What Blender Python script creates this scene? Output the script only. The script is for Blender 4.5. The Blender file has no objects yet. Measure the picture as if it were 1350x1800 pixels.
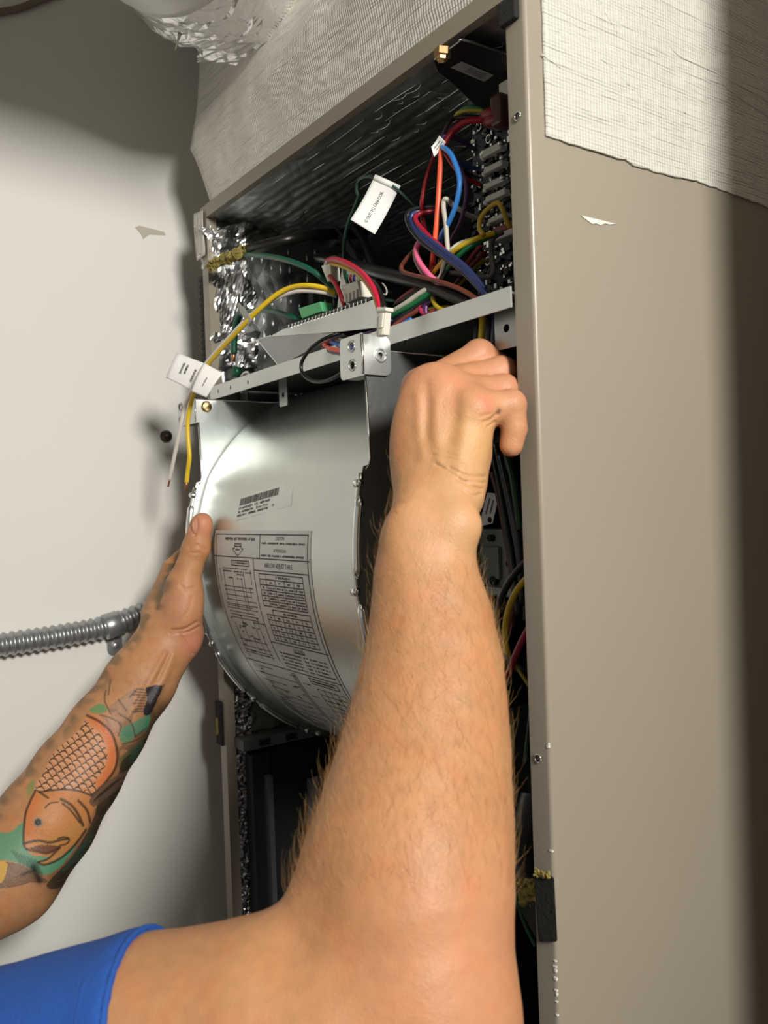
import bpy, math, random
import numpy as np
from mathutils import Vector, Matrix
from mathutils.geometry import tessellate_polygon
from mathutils import noise as mnoise

random.seed(7)
rng = np.random.default_rng(7)
SC = bpy.context.scene
COL = SC.collection

# ------------------------------------------------------------------ camera
FPX, W_PX, H_PX = 1492.0, 1350, 1800
YAW, PITCH, ROLL = math.radians(54.87), math.radians(-.67), math.radians(-2.05)
CAM = np.array([.396, -.405, 1.45])
_f = np.array([-math.sin(YAW) * math.cos(PITCH), math.cos(YAW) * math.cos(PITCH), math.sin(PITCH)])
_r = np.array([math.cos(YAW), math.sin(YAW), 0.0])
_u = np.cross(_r, _f)
_R = math.cos(ROLL) * _r + math.sin(ROLL) * _u
_U = -math.sin(ROLL) * _r + math.cos(ROLL) * _u
cd = bpy.data.cameras.new('camera')
cam = bpy.data.objects.new('camera', cd)
COL.objects.link(cam)
M = Matrix.Identity(4)
for i in range(3):
    M[i][0], M[i][1], M[i][2], M[i][3] = _R[i], _U[i], -_f[i], CAM[i]
cam.matrix_world = M
cd.sensor_fit = 'HORIZONTAL'
cd.sensor_width = 36
cd.lens = 36 * FPX / W_PX
cd.clip_start = .01
cd.dof.use_dof = True
cd.dof.focus_distance = .72
cd.dof.aperture_fstop = 12
SC.camera = cam

# ------------------------------------------------------------------ light
wd = bpy.data.worlds.new('world')
SC.world = wd
wd.use_nodes = True
bg = wd.node_tree.nodes['Background']
bg.inputs[0].default_value = (1.0, .985, .93, 1)
bg.inputs[1].default_value = .32


def area_light(name, loc, aim, size, watts, color):
    ld = bpy.data.lights.new(name, 'AREA')
    ld.shape = 'DISK'
    ld.size = size
    ld.energy = watts
    ld.color = color
    o = bpy.data.objects.new(name, ld)
    COL.objects.link(o)
    o.location = loc
    o.rotation_euler = (Vector(aim) - Vector(loc)).to_track_quat('-Z', 'Y').to_euler()
    return o


area_light('work_lamp', (1.35, -.36, 2.02), (-.3, 0, 1.4), .32, 34, (1.0, .972, .91))

SC.view_settings.view_transform = 'Standard'
SC.view_settings.look = 'None'
SC.view_settings.exposure = 0
SC.view_settings.gamma = 1
SC.view_settings.use_curve_mapping = False


# ------------------------------------------------------------------ helpers
def at(px, py, dep):
    return CAM + (_f + _R * (px - 675) / FPX - _U * (py - 900) / FPX) * dep


def _pl(px, py, ax, v):
    q = _f + _R * (px - 675) / FPX - _U * (py - 900) / FPX
    return CAM + q * ((v - CAM[ax]) / q[ax])


def PX(px, py, x): return _pl(px, py, 0, x)
def PY(px, py, y): return _pl(px, py, 1, y)
def PZ(px, py, z): return _pl(px, py, 2, z)


def lin(h):
    h = h.lstrip('#')
    v = [int(h[i:i + 2], 16) / 255 for i in (0, 2, 4)]
    return tuple(c / 12.92 if c <= .04045 else ((c + .055) / 1.055) ** 2.4 for c in v) + (1.0,)


def tag(o, label=None, cat=None, group=None, kind=None):
    if label: o['label'] = label
    if cat: o['category'] = cat
    if group: o['group'] = group
    if kind: o['kind'] = kind
    return o


def empty(name, loc, label, cat, group=None):
    o = bpy.data.objects.new(name, None)
    o.empty_display_size = .02
    o.location = tuple(loc)
    COL.objects.link(o)
    tag(o, label, cat, group)
    return o


class MB:
    def __init__(s):
        s.v, s.f = [], []

    def add(s, v, f):
        n = len(s.v)
        s.v += [tuple(map(float, p)) for p in v]
        s.f += [tuple(i + n for i in q) for q in f]
        return s

    def box(s, a, b):
        x0, y0, z0 = np.minimum(a, b)
        x1, y1, z1 = np.maximum(a, b)
        v = [(x0, y0, z0), (x1, y0, z0), (x1, y1, z0), (x0, y1, z0), (x0, y0, z1), (x1, y0, z1), (x1, y1, z1), (x0, y1, z1)]
        return s.add(v, [(0, 3, 2, 1), (4, 5, 6, 7), (0, 1, 5, 4), (1, 2, 6, 5), (2, 3, 7, 6), (3, 0, 4, 7)])

    def hexa(s, p):  # 8 corners: bottom 4, top 4
        return s.add(p, [(0, 3, 2, 1), (4, 5, 6, 7), (0, 1, 5, 4), (1, 2, 6, 5), (2, 3, 7, 6), (3, 0, 4, 7)])

    def obox(s, c, ax, ay, az, hx, hy, hz):
        c, ax, ay, az = map(np.asarray, (c, ax, ay, az))
        p = [c + ax * i * hx + ay * j * hy + az * k * hz for k in (-1, 1) for i, j in ((-1, -1), (1, -1), (1, 1), (-1, 1))]
        return s.hexa(p)

    def tube(s, pts, r, n=8, caps=True, smooth=6):
        pts = [np.asarray(p, float) for p in pts]
        if smooth > 1 and len(pts) > 2:
            rr = r if hasattr(r, '__len__') else None
            q, q2 = [], []
            for i in range(len(pts) - 1):
                a, b, c, d = pts[max(i - 1, 0)], pts[i], pts[i + 1], pts[min(i + 2, len(pts) - 1)]
                for k in range(smooth):
                    t = k / smooth
                    q.append(.5 * (2 * b + (c - a) * t + (2 * a - 5 * b + 4 * c - d) * t * t + (3 * b - a - 3 * c + d) * t ** 3))
                    if rr is not None: q2.append(rr[i] * (1 - t) + rr[i + 1] * t)
            q.append(pts[-1])
            if rr is not None:
                q2.append(rr[-1])
                r = q2
            pts = q
        m = len(pts)
        R = r if hasattr(r, '__len__') else [r] * m
        T = [pts[min(i + 1, m - 1)] - pts[max(i - 1, 0)] for i in range(m)]
        T = [t / (np.linalg.norm(t) + 1e-12) for t in T]
        nrm = np.cross(T[0], (0, 0, 1))
        if np.linalg.norm(nrm) < .1: nrm = np.cross(T[0], (1, 0, 0))
        v, f = [], []
        for i in range(m):
            nrm = nrm - T[i] * (nrm @ T[i])
            nrm /= np.linalg.norm(nrm) + 1e-12
            b = np.cross(T[i], nrm)
            for k in range(n):
                a = 2 * math.pi * k / n
                v.append(pts[i] + (nrm * math.cos(a) + b * math.sin(a)) * R[i])
        for i in range(m - 1):
            for k in range(n):
                k2 = (k + 1) % n
                f.append((i * n + k, i * n + k2, (i + 1) * n + k2, (i + 1) * n + k))
        if caps:
            f.append(tuple(range(n - 1, -1, -1)))
            f.append(tuple((m - 1) * n + k for k in range(n)))
        return s.add(v, f)

    def lathe(s, c, axis, prof, n=16):  # prof = [(along, radius)]
        c, axis = np.asarray(c, float), np.asarray(axis, float)
        axis = axis / np.linalg.norm(axis)
        a = np.cross(axis, (0, 0, 1))
        if np.linalg.norm(a) < .1: a = np.cross(axis, (1, 0, 0))
        a /= np.linalg.norm(a)
        b = np.cross(axis, a)
        v, f = [], []
        for t, r in prof:
            for k in range(n):
                w = 2 * math.pi * k / n
                v.append(c + axis * t + (a * math.cos(w) + b * math.sin(w)) * r)
        for i in range(len(prof) - 1):
            for k in range(n):
                k2 = (k + 1) % n
                f.append((i * n + k, i * n + k2, (i + 1) * n + k2, (i + 1) * n + k))
        f.append(tuple(range(n - 1, -1, -1)))
        f.append(tuple((len(prof) - 1) * n + k for k in range(n)))
        return s.add(v, f)

    def sheet(s, outline, fn, thick, nrm, holes=()):
        """flat outline (2-D, with holes) mapped by fn to 3-D and given a thickness along nrm"""
        loops = [outline] + list(holes)
        flat = [p for l in loops for p in l]
        tris = tessellate_polygon([[Vector((p[0], p[1], 0)) for p in l] for l in loops])
        base = [np.asarray(fn(*p), float) for p in flat]
        nn = np.asarray(nrm, float) * thick
        n = len(flat)
        v = base + [b + nn for b in base]
        f = [tuple(t) for t in tris] + [tuple(i + n for i in reversed(t)) for t in tris]
        k = 0
        for l in loops:
            m = len(l)
            for i in range(m):
                a, b = k + i, k + (i + 1) % m
                f.append((a, b, b + n, a + n))
            k += m
        return s.add(v, f)

    def grid(s, fn, nu, nv):
        v = [fn(i / nu, j / nv) for j in range(nv + 1) for i in range(nu + 1)]
        f = [(j * (nu + 1) + i, j * (nu + 1) + i + 1, (j + 1) * (nu + 1) + i + 1, (j + 1) * (nu + 1) + i) for j in range(nv) for i in range(nu)]
        return s.add(v, f)

    def build(s, name, mat, parent=None, smooth=False, kind=None, bevel=0, angle=None, solid=0):
        me = bpy.data.meshes.new(name)
        me.from_pydata(s.v, [], s.f)
        me.materials.append(mat)
        if smooth or angle:
            me.polygons.foreach_set('use_smooth', [True] * len(me.polygons))
        me.update()
        o = bpy.data.objects.new(name, me)
        COL.objects.link(o)
        import bmesh
        bm = bmesh.new()
        bm.from_mesh(me)
        bmesh.ops.recalc_face_normals(bm, faces=bm.faces)
        if angle:
            for e in bm.edges:
                if len(e.link_faces) == 2 and e.calc_face_angle() > math.radians(angle): e.smooth = False
        bm.to_mesh(me)
        bm.free()
        if parent is not None:
            o.parent = parent
            o.matrix_parent_inverse = Matrix.Translation(-Vector(parent.location)) if parent.type == 'EMPTY' else Matrix.Identity(4)
        if kind: o['kind'] = kind
        if solid:
            m = o.modifiers.new('solid', 'SOLIDIFY')
            m.thickness = solid
            m.offset = 0
        if bevel:
            m = o.modifiers.new('bevel', 'BEVEL')
            m.width = bevel
            m.segments = 2
            m.limit_method = 'ANGLE'
            m.angle_limit = math.radians(40)
        return o


def circ(cx, cy, r, n=14):
    return [(cx + r * math.cos(2 * math.pi * k / n), cy + r * math.sin(2 * math.pi * k / n)) for k in range(n)]


def rrect(x0, y0, x1, y1, r, n=4, corners=(1, 1, 1, 1)):
    out = []
    for (cx, cy, a0), on in zip(((x1 - r, y1 - r, 0), (x0 + r, y1 - r, 90), (x0 + r, y0 + r, 180), (x1 - r, y0 + r, 270)), corners):
        if on:
            for k in range(n + 1):
                a = math.radians(a0 + 90 * k / n)
                out.append((cx + r * math.cos(a), cy + r * math.sin(a)))
        else:
            sx = r if a0 in (0, 270) else -r
            sy = r if a0 in (0, 90) else -r
            out.append((cx + sx, cy + sy))
    return out


# ------------------------------------------------------------------ materials
def mat(name, color, rough=.5, metal=0.0, bump=0.0, bscale=60, var=0.0, vscale=8, sss=0.0, spec=.5, aniso=None, coat=0):
    m = bpy.data.materials.new(name)
    m.use_nodes = True
    nt = m.node_tree
    b = nt.nodes['Principled BSDF']
    col = lin(color) if isinstance(color, str) else color
    b.inputs['Base Color'].default_value = col
    b.inputs['Roughness'].default_value = rough
    b.inputs['Metallic'].default_value = metal
    b.inputs['Specular IOR Level'].default_value = spec
    if coat:
        b.inputs['Coat Weight'].default_value = coat
        b.inputs['Coat Roughness'].default_value = .15
    if sss:
        b.inputs['Subsurface Weight'].default_value = sss
        b.inputs['Subsurface Radius'].default_value = (.012, .004, .002)
        b.inputs['Subsurface Scale'].default_value = .5
    tc = nt.nodes.new('ShaderNodeTexCoord')
    if var:
        n = nt.nodes.new('ShaderNodeTexNoise')
        n.inputs['Scale'].default_value = vscale
        n.inputs['Detail'].default_value = 5
        nt.links.new(tc.outputs['Object'], n.inputs['Vector'])
        mx = nt.nodes.new('ShaderNodeMix')
        mx.data_type = 'RGBA'
        mx.inputs[6].default_value = tuple(c * (1 - var) for c in col[:3]) + (1,)
        mx.inputs[7].default_value = tuple(min(1, c * (1 + var)) for c in col[:3]) + (1,)
        nt.links.new(n.outputs['Fac'], mx.inputs[0])
        nt.links.new(mx.outputs[2], b.inputs['Base Color'])
    if bump:
        n = nt.nodes.new('ShaderNodeTexNoise')
        n.inputs['Scale'].default_value = bscale
        n.inputs['Detail'].default_value = 6
        nt.links.new(tc.outputs['Object'], n.inputs['Vector'])
        bp = nt.nodes.new('ShaderNodeBump')
        bp.inputs['Strength'].default_value = bump
        bp.inputs['Distance'].default_value = .002
        nt.links.new(n.outputs['Fac'], bp.inputs['Height'])
        nt.links.new(bp.outputs['Normal'], b.inputs['Normal'])
    return m


def foil_mat(name, color, rough, strength, scale, ridge=0, rdir=(0, 0, 1), rscale=60):
    """crinkled metal foil: creases from two Voronoi layers, optional ribs"""
    m = mat(name, color, rough, 1.0)
    nt = m.node_tree
    b = nt.nodes['Principled BSDF']
    tc = nt.nodes.new('ShaderNodeTexCoord')
    nz = nt.nodes.new('ShaderNodeTexNoise')
    nz.inputs['Scale'].default_value = scale * .5
    nt.links.new(tc.outputs['Object'], nz.inputs['Vector'])
    add = nt.nodes.new('ShaderNodeVectorMath')
    add.operation = 'MULTIPLY_ADD'
    add.inputs[1].default_value = (.05, .05, .05)
    nt.links.new(nz.outputs['Color'], add.inputs[0])
    nt.links.new(tc.outputs['Object'], add.inputs[2])
    prev = None
    for sc, dist, st in ((scale, .006, strength), (scale * 3.1, .002, strength * .8)):
        v = nt.nodes.new('ShaderNodeTexVoronoi')
        v.feature = 'DISTANCE_TO_EDGE'
        v.inputs['Scale'].default_value = sc
        nt.links.new(add.outputs[0], v.inputs['Vector'])
        bp = nt.nodes.new('ShaderNodeBump')
        bp.inputs['Strength'].default_value = st
        bp.inputs['Distance'].default_value = dist
        nt.links.new(v.outputs['Distance'], bp.inputs['Height'])
        if prev: nt.links.new(prev.outputs['Normal'], bp.inputs['Normal'])
        prev = bp
    if ridge:
        w = nt.nodes.new('ShaderNodeTexWave')
        w.bands_direction = {(1, 0, 0): 'X', (0, 1, 0): 'Y', (0, 0, 1): 'Z'}[rdir]
        w.inputs['Scale'].default_value = rscale
        w.inputs['Distortion'].default_value = .6
        nt.links.new(tc.outputs['Object'], w.inputs['Vector'])
        bp = nt.nodes.new('ShaderNodeBump')
        bp.inputs['Strength'].default_value = ridge
        bp.inputs['Distance'].default_value = .003
        nt.links.new(w.outputs['Fac'], bp.inputs['Height'])
        nt.links.new(prev.outputs['Normal'], bp.inputs['Normal'])
        prev = bp
    nt.links.new(prev.outputs['Normal'], b.inputs['Normal'])
    return m


def mastic_mat(name, color):
    """brushed duct sealant over woven mesh tape"""
    m = mat(name, color, .62, 0, var=.05, vscale=14)
    nt = m.node_tree
    b = nt.nodes['Principled BSDF']
    tc = nt.nodes.new('ShaderNodeTexCoord')
    prev = None
    for d, sc, st in (('Y', 105, .3), ('Z', 130, .35), ('X', 105, .3)):
        w = nt.nodes.new('ShaderNodeTexWave')
        w.bands_direction = d
        w.inputs['Scale'].default_value = sc
        w.inputs['Distortion'].default_value = 1.6
        w.inputs['Detail'].default_value = 3
        w.inputs['Detail Scale'].default_value = .25
        nt.links.new(tc.outputs['Object'], w.inputs['Vector'])
        bp = nt.nodes.new('ShaderNodeBump')
        bp.inputs['Strength'].default_value = st
        bp.inputs['Distance'].default_value = .0012
        nt.links.new(w.outputs['Fac'], bp.inputs['Height'])
        if prev: nt.links.new(prev.outputs['Normal'], bp.inputs['Normal'])
        prev = bp
    mp = nt.nodes.new('ShaderNodeMapping')
    mp.inputs['Rotation'].default_value = (.55, 0, 0)
    mp.inputs['Scale'].default_value = (6, 6, 60)
    nt.links.new(tc.outputs['Object'], mp.inputs['Vector'])
    n = nt.nodes.new('ShaderNodeTexNoise')
    n.inputs['Scale'].default_value = 1.6
    n.inputs['Detail'].default_value = 5
    n.inputs['Distortion'].default_value = .7
    nt.links.new(mp.outputs[0], n.inputs['Vector'])
    bp = nt.nodes.new('ShaderNodeBump')
    bp.inputs['Strength'].default_value = .75
    bp.inputs['Distance'].default_value = .006
    nt.links.new(n.outputs['Fac'], bp.inputs['Height'])
    nt.links.new(prev.outputs['Normal'], bp.inputs['Normal'])
    nt.links.new(bp.outputs['Normal'], b.inputs['Normal'])
    return m


MT = dict(
    wall=mat('wall_paint', '#e3e1da', .75, bump=.06, bscale=90),
    room=mat('room_paint', '#cfcbc0', .8),
    floor=mat('floor_grey', '#6d6862', .7, var=.15),
    taupe=mat('taupe_paint', '#91887a', .33, bump=.02, bscale=300, var=.04, vscale=5),
    galv=mat('galvanised', (.60, .635, .61, 1), .38, 1.0, bump=.05, bscale=120, var=.10, vscale=22),
    galv_d=mat('galvanised_shaded', (.36, .37, .37, 1), .42, 1.0, bump=.06, bscale=150, var=.12, vscale=25),  # darker copy of the galvanised metal, with shade put into its colour
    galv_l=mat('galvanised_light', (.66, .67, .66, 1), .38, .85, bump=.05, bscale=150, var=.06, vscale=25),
    edge=mat('cut_steel_edge', (.80, .82, .80, 1), .2, 1.0),
    darkmetal=mat('dark_metal', '#2b2c2e', .5, .6, var=.1),
    black=mat('black_plastic', '#0b0b0c', .5),
    foam=mat('black_foam', '#1d1c1a', .9, bump=.5, bscale=400),
    fibre=mat('glass_fibre', '#8d8043', .95, bump=1.0, bscale=300, var=.4, vscale=90),
    brass=mat('brass', (.62, .45, .22, 1), .3, 1.0),
    copper=mat('copper', (.75, .32, .18, 1), .3, 1.0),
    paper=mat('white_paper', '#e6e5e0', .6),
    label=mat('label_vinyl', '#c6c8c4', .32),
    ink=mat('label_ink', '#3a3b39', .6),
    white_p=mat('white_plastic', '#dcd9cb', .4),
    grey_p=mat('grey_plastic', '#d2cfc6', .45),
    green_p=mat('green_plastic', '#58b577', .4),
    pcb=mat('circuit_board_blue', '#10202c', .35, var=.5, vscale=160, bump=.6, bscale=500),
    pcbg=mat('circuit_board_green', '#0d2a22', .4),
    solder=mat('solder', (.7, .7, .68, 1), .3, 1.0),
    red_p=mat('red_plastic', '#7e1f20', .4),
    conduit=mat('conduit_grey', '#a3a6a8', .34, .75),
    stain=mat('putty', '#b8b0a2', .85),
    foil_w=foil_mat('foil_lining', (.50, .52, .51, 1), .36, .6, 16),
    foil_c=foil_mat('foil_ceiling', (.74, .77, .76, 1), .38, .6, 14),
    foil_t=foil_mat('foil_tape', (.9, .9, .89, 1), .28, .35, 20),
    foil_d=foil_mat('duct_foil', (.86, .86, .86, 1), .30, .7, 26),
    jacket=mat('duct_jacket', '#dcdbda', .42, .2, bump=.5, bscale=45),
    mastic=mastic_mat('mastic', '#d9d5ca'),
    mastic_t=mastic_mat('mastic_tape', '#c4c1b8'),
)
WIRE = {}


def wire_mat(hexc):
    if hexc not in WIRE:
        WIRE[hexc] = mat('wire_insulation', hexc, .36)
    return WIRE[hexc]


# ------------------------------------------------------------------ room
def structure(name, mb, m, **k):
    o = mb.build(name, m, **k)
    o['kind'] = 'structure'
    return o


XW = -.64
structure('floor', MB().box((-.9, -3, -.1), (3.2, 1.2, 0)), MT['floor'])
structure('wall_left', MB().box((XW - .1, -3, 0), (XW, 1.0, 2.6)), MT['wall'])
structure('wall_back', MB().box((XW, .72, 0), (.30, .82, 2.6)), MT['wall'])
structure('shade_wall', MB().box((.17, .135, 0), (.30, .72, 2.6)), MT['room'])  # unseen wall, placed so that its near edge shades the side panel
structure('shade_block_1', MB().hexa([(-.20, -3, 2.10), (-.08, -3, 2.10), (-.08, -.085, 1.905), (-.20, -.085, 1.905), (-.20, -3, 2.6), (-.08, -3, 2.6), (-.08, -.085, 2.6), (-.20, -.085, 2.6)]), MT['room'])  # unseen block added out of view to shade the upper left wall
structure('ceiling', MB().box((-.9, -3, 2.6), (3.2, 1.2, 2.7)), MT['room'])
structure('wall_far', MB().box((3.1, -3, 0), (3.2, 1.2, 2.6)), MT['room'])
st = MB()
c0 = PX(262, 408, XW)
st.sheet([(-.018, .003), (-.012, .006), (.02, .003), (.021, -.001), (.0, -.003), (-.008, -.010), (-.011, -.004)],
         lambda a, b: (XW, c0[1] + a, c0[2] + b), .0008, (1, 0, 0))
wl = bpy.data.objects['wall_left']
st.build('putty_smear', MT['stain'], wl)

# bumper knob on the wall
k0 = PX(291, 767, XW)
MB().lathe(k0, (1, 0, 0), [(0, .0075), (.004, .0075), (.008, .006), (.010, .003)], 16).build('wall_screw', mat('dark_knob', '#3b2f2a', .4, .5), smooth=True)
tag(bpy.data.objects['wall_screw'], 'small dark round screw head on the white wall beside the blower', 'screw')

# conduit with its strap
cpts = [PX(px, py, XW + .014) for px, py in ((-120, 1148), (-40, 1140), (40, 1128), (110, 1117), (180, 1103), (235, 1084), (275, 1066), (320, 1036), (370, 1000))]
spine = []
for i in range(len(cpts) - 1):
    for t in np.linspace(0, 1, 60, endpoint=False):
        a, b, c, d = cpts[max(i - 1, 0)], cpts[i], cpts[i + 1], cpts[min(i + 2, len(cpts) - 1)]
        spine.append(.5 * (2 * b + (c - a) * t + (2 * a - 5 * b + 4 * c - d) * t * t + (3 * b - a - 3 * c + d) * t ** 3))
L = np.cumsum([0] + [np.linalg.norm(spine[i + 1] - spine[i]) for i in range(len(spine) - 1)])
rad = [.0128 + .0012 * math.sin(2 * math.pi * l / .0088) for l in L]
cz = empty('flexible_conduit', cpts[4], 'grey ribbed flexible metal conduit running along the white wall', 'conduit')
MB().tube(spine, rad, 18, smooth=1).build('conduit_hose', MT['conduit'], cz, smooth=True)
s0 = PX(196, 1099, XW + .014)
tdir = PX(215, 1092, XW + .014) - PX(180, 1103, XW + .014)
tdir /= np.linalg.norm(tdir)
MB().lathe(s0 - tdir * .009, tdir, [(0, .0146), (.001, .0154), (.017, .0154), (.018, .0146)], 24).build('strap', MT['conduit'], cz, smooth=True)
s1 = PX(201, 1131, XW + .001)
MB().sheet(rrect(-.009, -.014, .009, .02, .008, 6, (0, 0, 1, 1)), lambda a, b: (XW + .001, s1[1] + a, s1[2] + b), .0022, (1, 0, 0)).build('strap_ear', MT['conduit'], cz)
MB().lathe((XW + .003, s1[1], s1[2] - .002), (1, 0, 0), [(0, .0045), (.002, .0042), (.0035, .0025)], 12).build('screw', MT['galv_l'], cz, smooth=True)

# thin cable high on the wall
MB().tube([PX(-70, 50, XW + .004), PX(-10, 24, XW + .004), PX(30, 16, XW + .004), PX(62, 4, XW + .005), PX(110, -16, XW + .004), PX(170, -60, XW + .004)], .0042, 8).build('wall_cable', mat('brown_cable', '#7d6f62', .6), smooth=True)
tag(bpy.data.objects['wall_cable'], 'thin brownish cable high on the wall at the upper left corner', 'cable')

# ribbed dark strip in the gap behind the left flange
hp = [np.array([-.585, .03, z]) for z in np.arange(1.42, 1.735, .0012)]
hr = [.011 + .0022 * math.sin(2 * math.pi * (i * .0012) / .0075) for i in range(len(hp))]
MB().tube(hp, hr, 14, smooth=1).build('ribbed_strip', mat('dark_strip', '#4a4944', .6), smooth=True)
tag(bpy.data.objects['ribbed_strip'], 'dark ribbed strip in the gap between wall and cabinet', 'hose')

# ------------------------------------------------------------------ cabinet
cab = empty('air_handler_cabinet', (-.265, .27, .2), 'tall taupe metal air handler cabinet with open front and foil lining', 'cabinet')
ZT, ZB = 1.7975, .2


def flange_profile(mirror):
    r = .003
    pts = [(0, .55)] + [(-r + r * math.cos(a), r - r * math.sin(a)) for a in np.linspace(0, math.pi / 2, 7)] + [(-.018, 0), (-.018, .012)]
    t = .0012
    inner = [(-t, .55)] + [(-r + (r - t) * math.cos(a), r - (r - t) * math.sin(a)) for a in np.linspace(0, math.pi / 2, 7)] + [(-.018 + t, t), (-.018 + t, .012)]
    out = pts + inner[::-1]
    return [(-.53 - x, y) for x, y in out] if mirror else out


for mir in (False, True):
    p = flange_profile(mir)
    MB().sheet(p, lambda a, b: (a, b, ZB), ZT - ZB, (0, 0, 1)).build('side_panel', MT['taupe'], cab, angle=50)
# front rail across the top, folded under
rail = [(-.0005, ZT), (-.0005, 1.783), (.007, 1.783), (.007, 1.7842), (.0007, 1.7842), (.0007, ZT - .0012), (.55, ZT - .0012), (.55, ZT)]
MB().sheet(rail, lambda a, b: (-.512, a, b), .494, (1, 0, 0)).build('top_rail', MT['taupe'], cab)
MB().box((-.528, .545, ZB), (-.002, .55, 1.7955)).build('back_panel', MT['darkmetal'], cab)
MB().box((-.528, .0, ZB), (-.002, .55, ZB + .002)).build('bottom_panel', MT['darkmetal'], cab)


def crumple(p, amp, sc, seed=0):
    q = Vector((p[0] * sc + seed, p[1] * sc, p[2] * sc))
    return amp * (mnoise.noise(q) + .6 * abs(mnoise.noise(q * 2.3)) - .3 + .4 * mnoise.noise(q * 5.1))


lw = MB()
def _lw(u, v):
    y, z = .013 + .53 * u, .5 + (1.782 - .5) * v
    a = .003 if z > 1.585 else .004
    return (-.522 + .003 + crumple((0, y, z), a, 14, 3), y, z)
lw.grid(_lw, 70, 170)
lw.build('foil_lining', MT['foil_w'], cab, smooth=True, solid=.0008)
cl = MB()
def _cl(u, v):
    x, y = -.525 + .52 * u, .007 + .53 * v
    k = min(1, (y - .007) / .06)
    am = .0016 + .0030 * max(0, (u - .6) / .4) + .005 * max(0, 1 - u / .3)
    return (x, y, 1.7850 - .003 * k + k * crumple((x, y, 0), am, 17, 9) + (.0005 * k) * math.sin(y * 520 + 3 * mnoise.noise(Vector((x * 6, y * 20, 0)))))
cl.grid(_cl, 120, 330)
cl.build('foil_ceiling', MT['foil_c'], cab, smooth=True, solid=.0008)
fc = MB()  # raised scrim threads and creases of the foil facing
for i, y in enumerate(np.arange(.02, .34, .0165)):
    x = -.50
    while x < -.05:
        ln = random.uniform(.02, .12)
        xe = min(x + ln, -.045)
        fc.tube([np.array(_cl((q + .525) / .52, (y + .0008 * math.sin(q * 40 + i) - .007) / .53)) - np.array([0, 0, .0004]) for q in np.linspace(x, xe, 6)], [.0001] + [random.uniform(.00015, .0004)] * 4 + [.0001], 5, smooth=1)
        x = xe + random.uniform(.01, .09)
for k in range(60):
    x, y = random.uniform(-.24, -.06), random.uniform(.02, .16)
    a_, l_ = random.uniform(-.6, 1.2), random.uniform(.008, .03)
    fc.tube([np.array(_cl((x + l_ * t * math.cos(a_) + .525) / .52, (y + l_ * t * math.sin(a_) + .004 * math.sin(3 * t) - .007) / .53)) - np.array([0, 0, .0004]) for t in np.linspace(0, 1, 5)], [.0001, .0003, .00035, .0003, .0001], 5, smooth=1)
for i, y in enumerate(np.arange(.035, .26, .0125)):
    z = 1.60 + random.random() * .02
    while z < 1.765:
        ln = random.uniform(.004, .018)
        fc.tube([np.array(_lw((y - .013) / .53, (q - .5) / 1.282)) + np.array([.0006, 0, 0]) for q in np.linspace(z, min(z + ln, 1.77), 4)], [.0003, .0011, .0011, .0003], 5, smooth=1)
        z += ln + random.uniform(.004, .03)
fc.build('foil_creases', MT['galv'], cab, smooth=True, kind='stuff')
rw = MB()
rw.grid(lambda u, v: (-.006 + crumple((0, .53 * u, v), .003, 14, 5), .013 + .53 * u, .5 + 1.27 * v), 30, 60)
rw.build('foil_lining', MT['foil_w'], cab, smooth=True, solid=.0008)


# crumpled foil tape patches at the left front corner
def foil_patch(corners, amp, seed, n=16):
    c = [np.array(p) for p in corners]
    m = MB()
    def fn(u, v):
        p = c[0] * (1 - u) * (1 - v) + c[1] * u * (1 - v) + c[2] * u * v + c[3] * (1 - u) * v
        w = min(u, 1 - u, v, 1 - v) * 4
        e = crumple(p, .011, 30, seed) * (1 - min(1, w))
        d = crumple(p, amp * 1.5, 16, seed + 2) + crumple(p, amp * .35, 45, seed + 4)
        return p + np.array([d + .002 + abs(d) * .3, e * .8 - d * .6, e])
    m.grid(fn, n, n)
    return m


foil_patch([PX(372, 470, -.512), PX(352, 395, -.512), PX(436, 400, -.508), PX(440, 445, -.508)], .007, 1).build('foil_tape', MT['foil_t'], cab, solid=.0006)
foil_patch([PX(376, 600, -.512), PX(374, 480, -.512), PX(436, 455, -.506), PX(444, 545, -.506)], .008, 12).build('foil_tape', MT['foil_t'], cab, solid=.0006)
foil_patch([PX(385, 645, -.510), PX(376, 560, -.510), PX(452, 585, -.504), PX(453, 640, -.504)], .008, 23).build('foil_tape', MT['foil_t'], cab, solid=.0006)
# pale tape folded over the top left corner
tp = MB()
a = PY(341, 377, -.002); b = PY(357, 370, -.002); c = PY(361, 448, -.002); d = PY(347, 460, -.002)
tp.grid(lambda u, v: (a * (1 - u) + b * u) * (1 - v) + (d * (1 - u) + c * u) * v + np.array([0, -.0012 * abs(math.sin(7 * u + 3 * v)), 0]), 8, 14)
tp.build('corner_tape', mat('pale_tape', '#c9c6bc', .5, .2, bump=.4, bscale=120), cab, smooth=True, solid=.0008)
tp2 = foil_patch([PY(357, 470, .0), PY(343, 392, -.001), PY(372, 392, .002), PY(376, 455, .004)], .004, 31, 18)
tp2.build('foil_tape', MT['foil_t'], cab, solid=.0005)

# black foam gaskets clipped round the flanges
def gasket(px, py, x0, x1, h):
    z = PY(px, py, 0)[2]
    MB().box((x0, -.004, z - h / 2), (x1, .006, z + h / 2)).build('foam_gasket', MT['foam'], cab, bevel=.0012)


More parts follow.
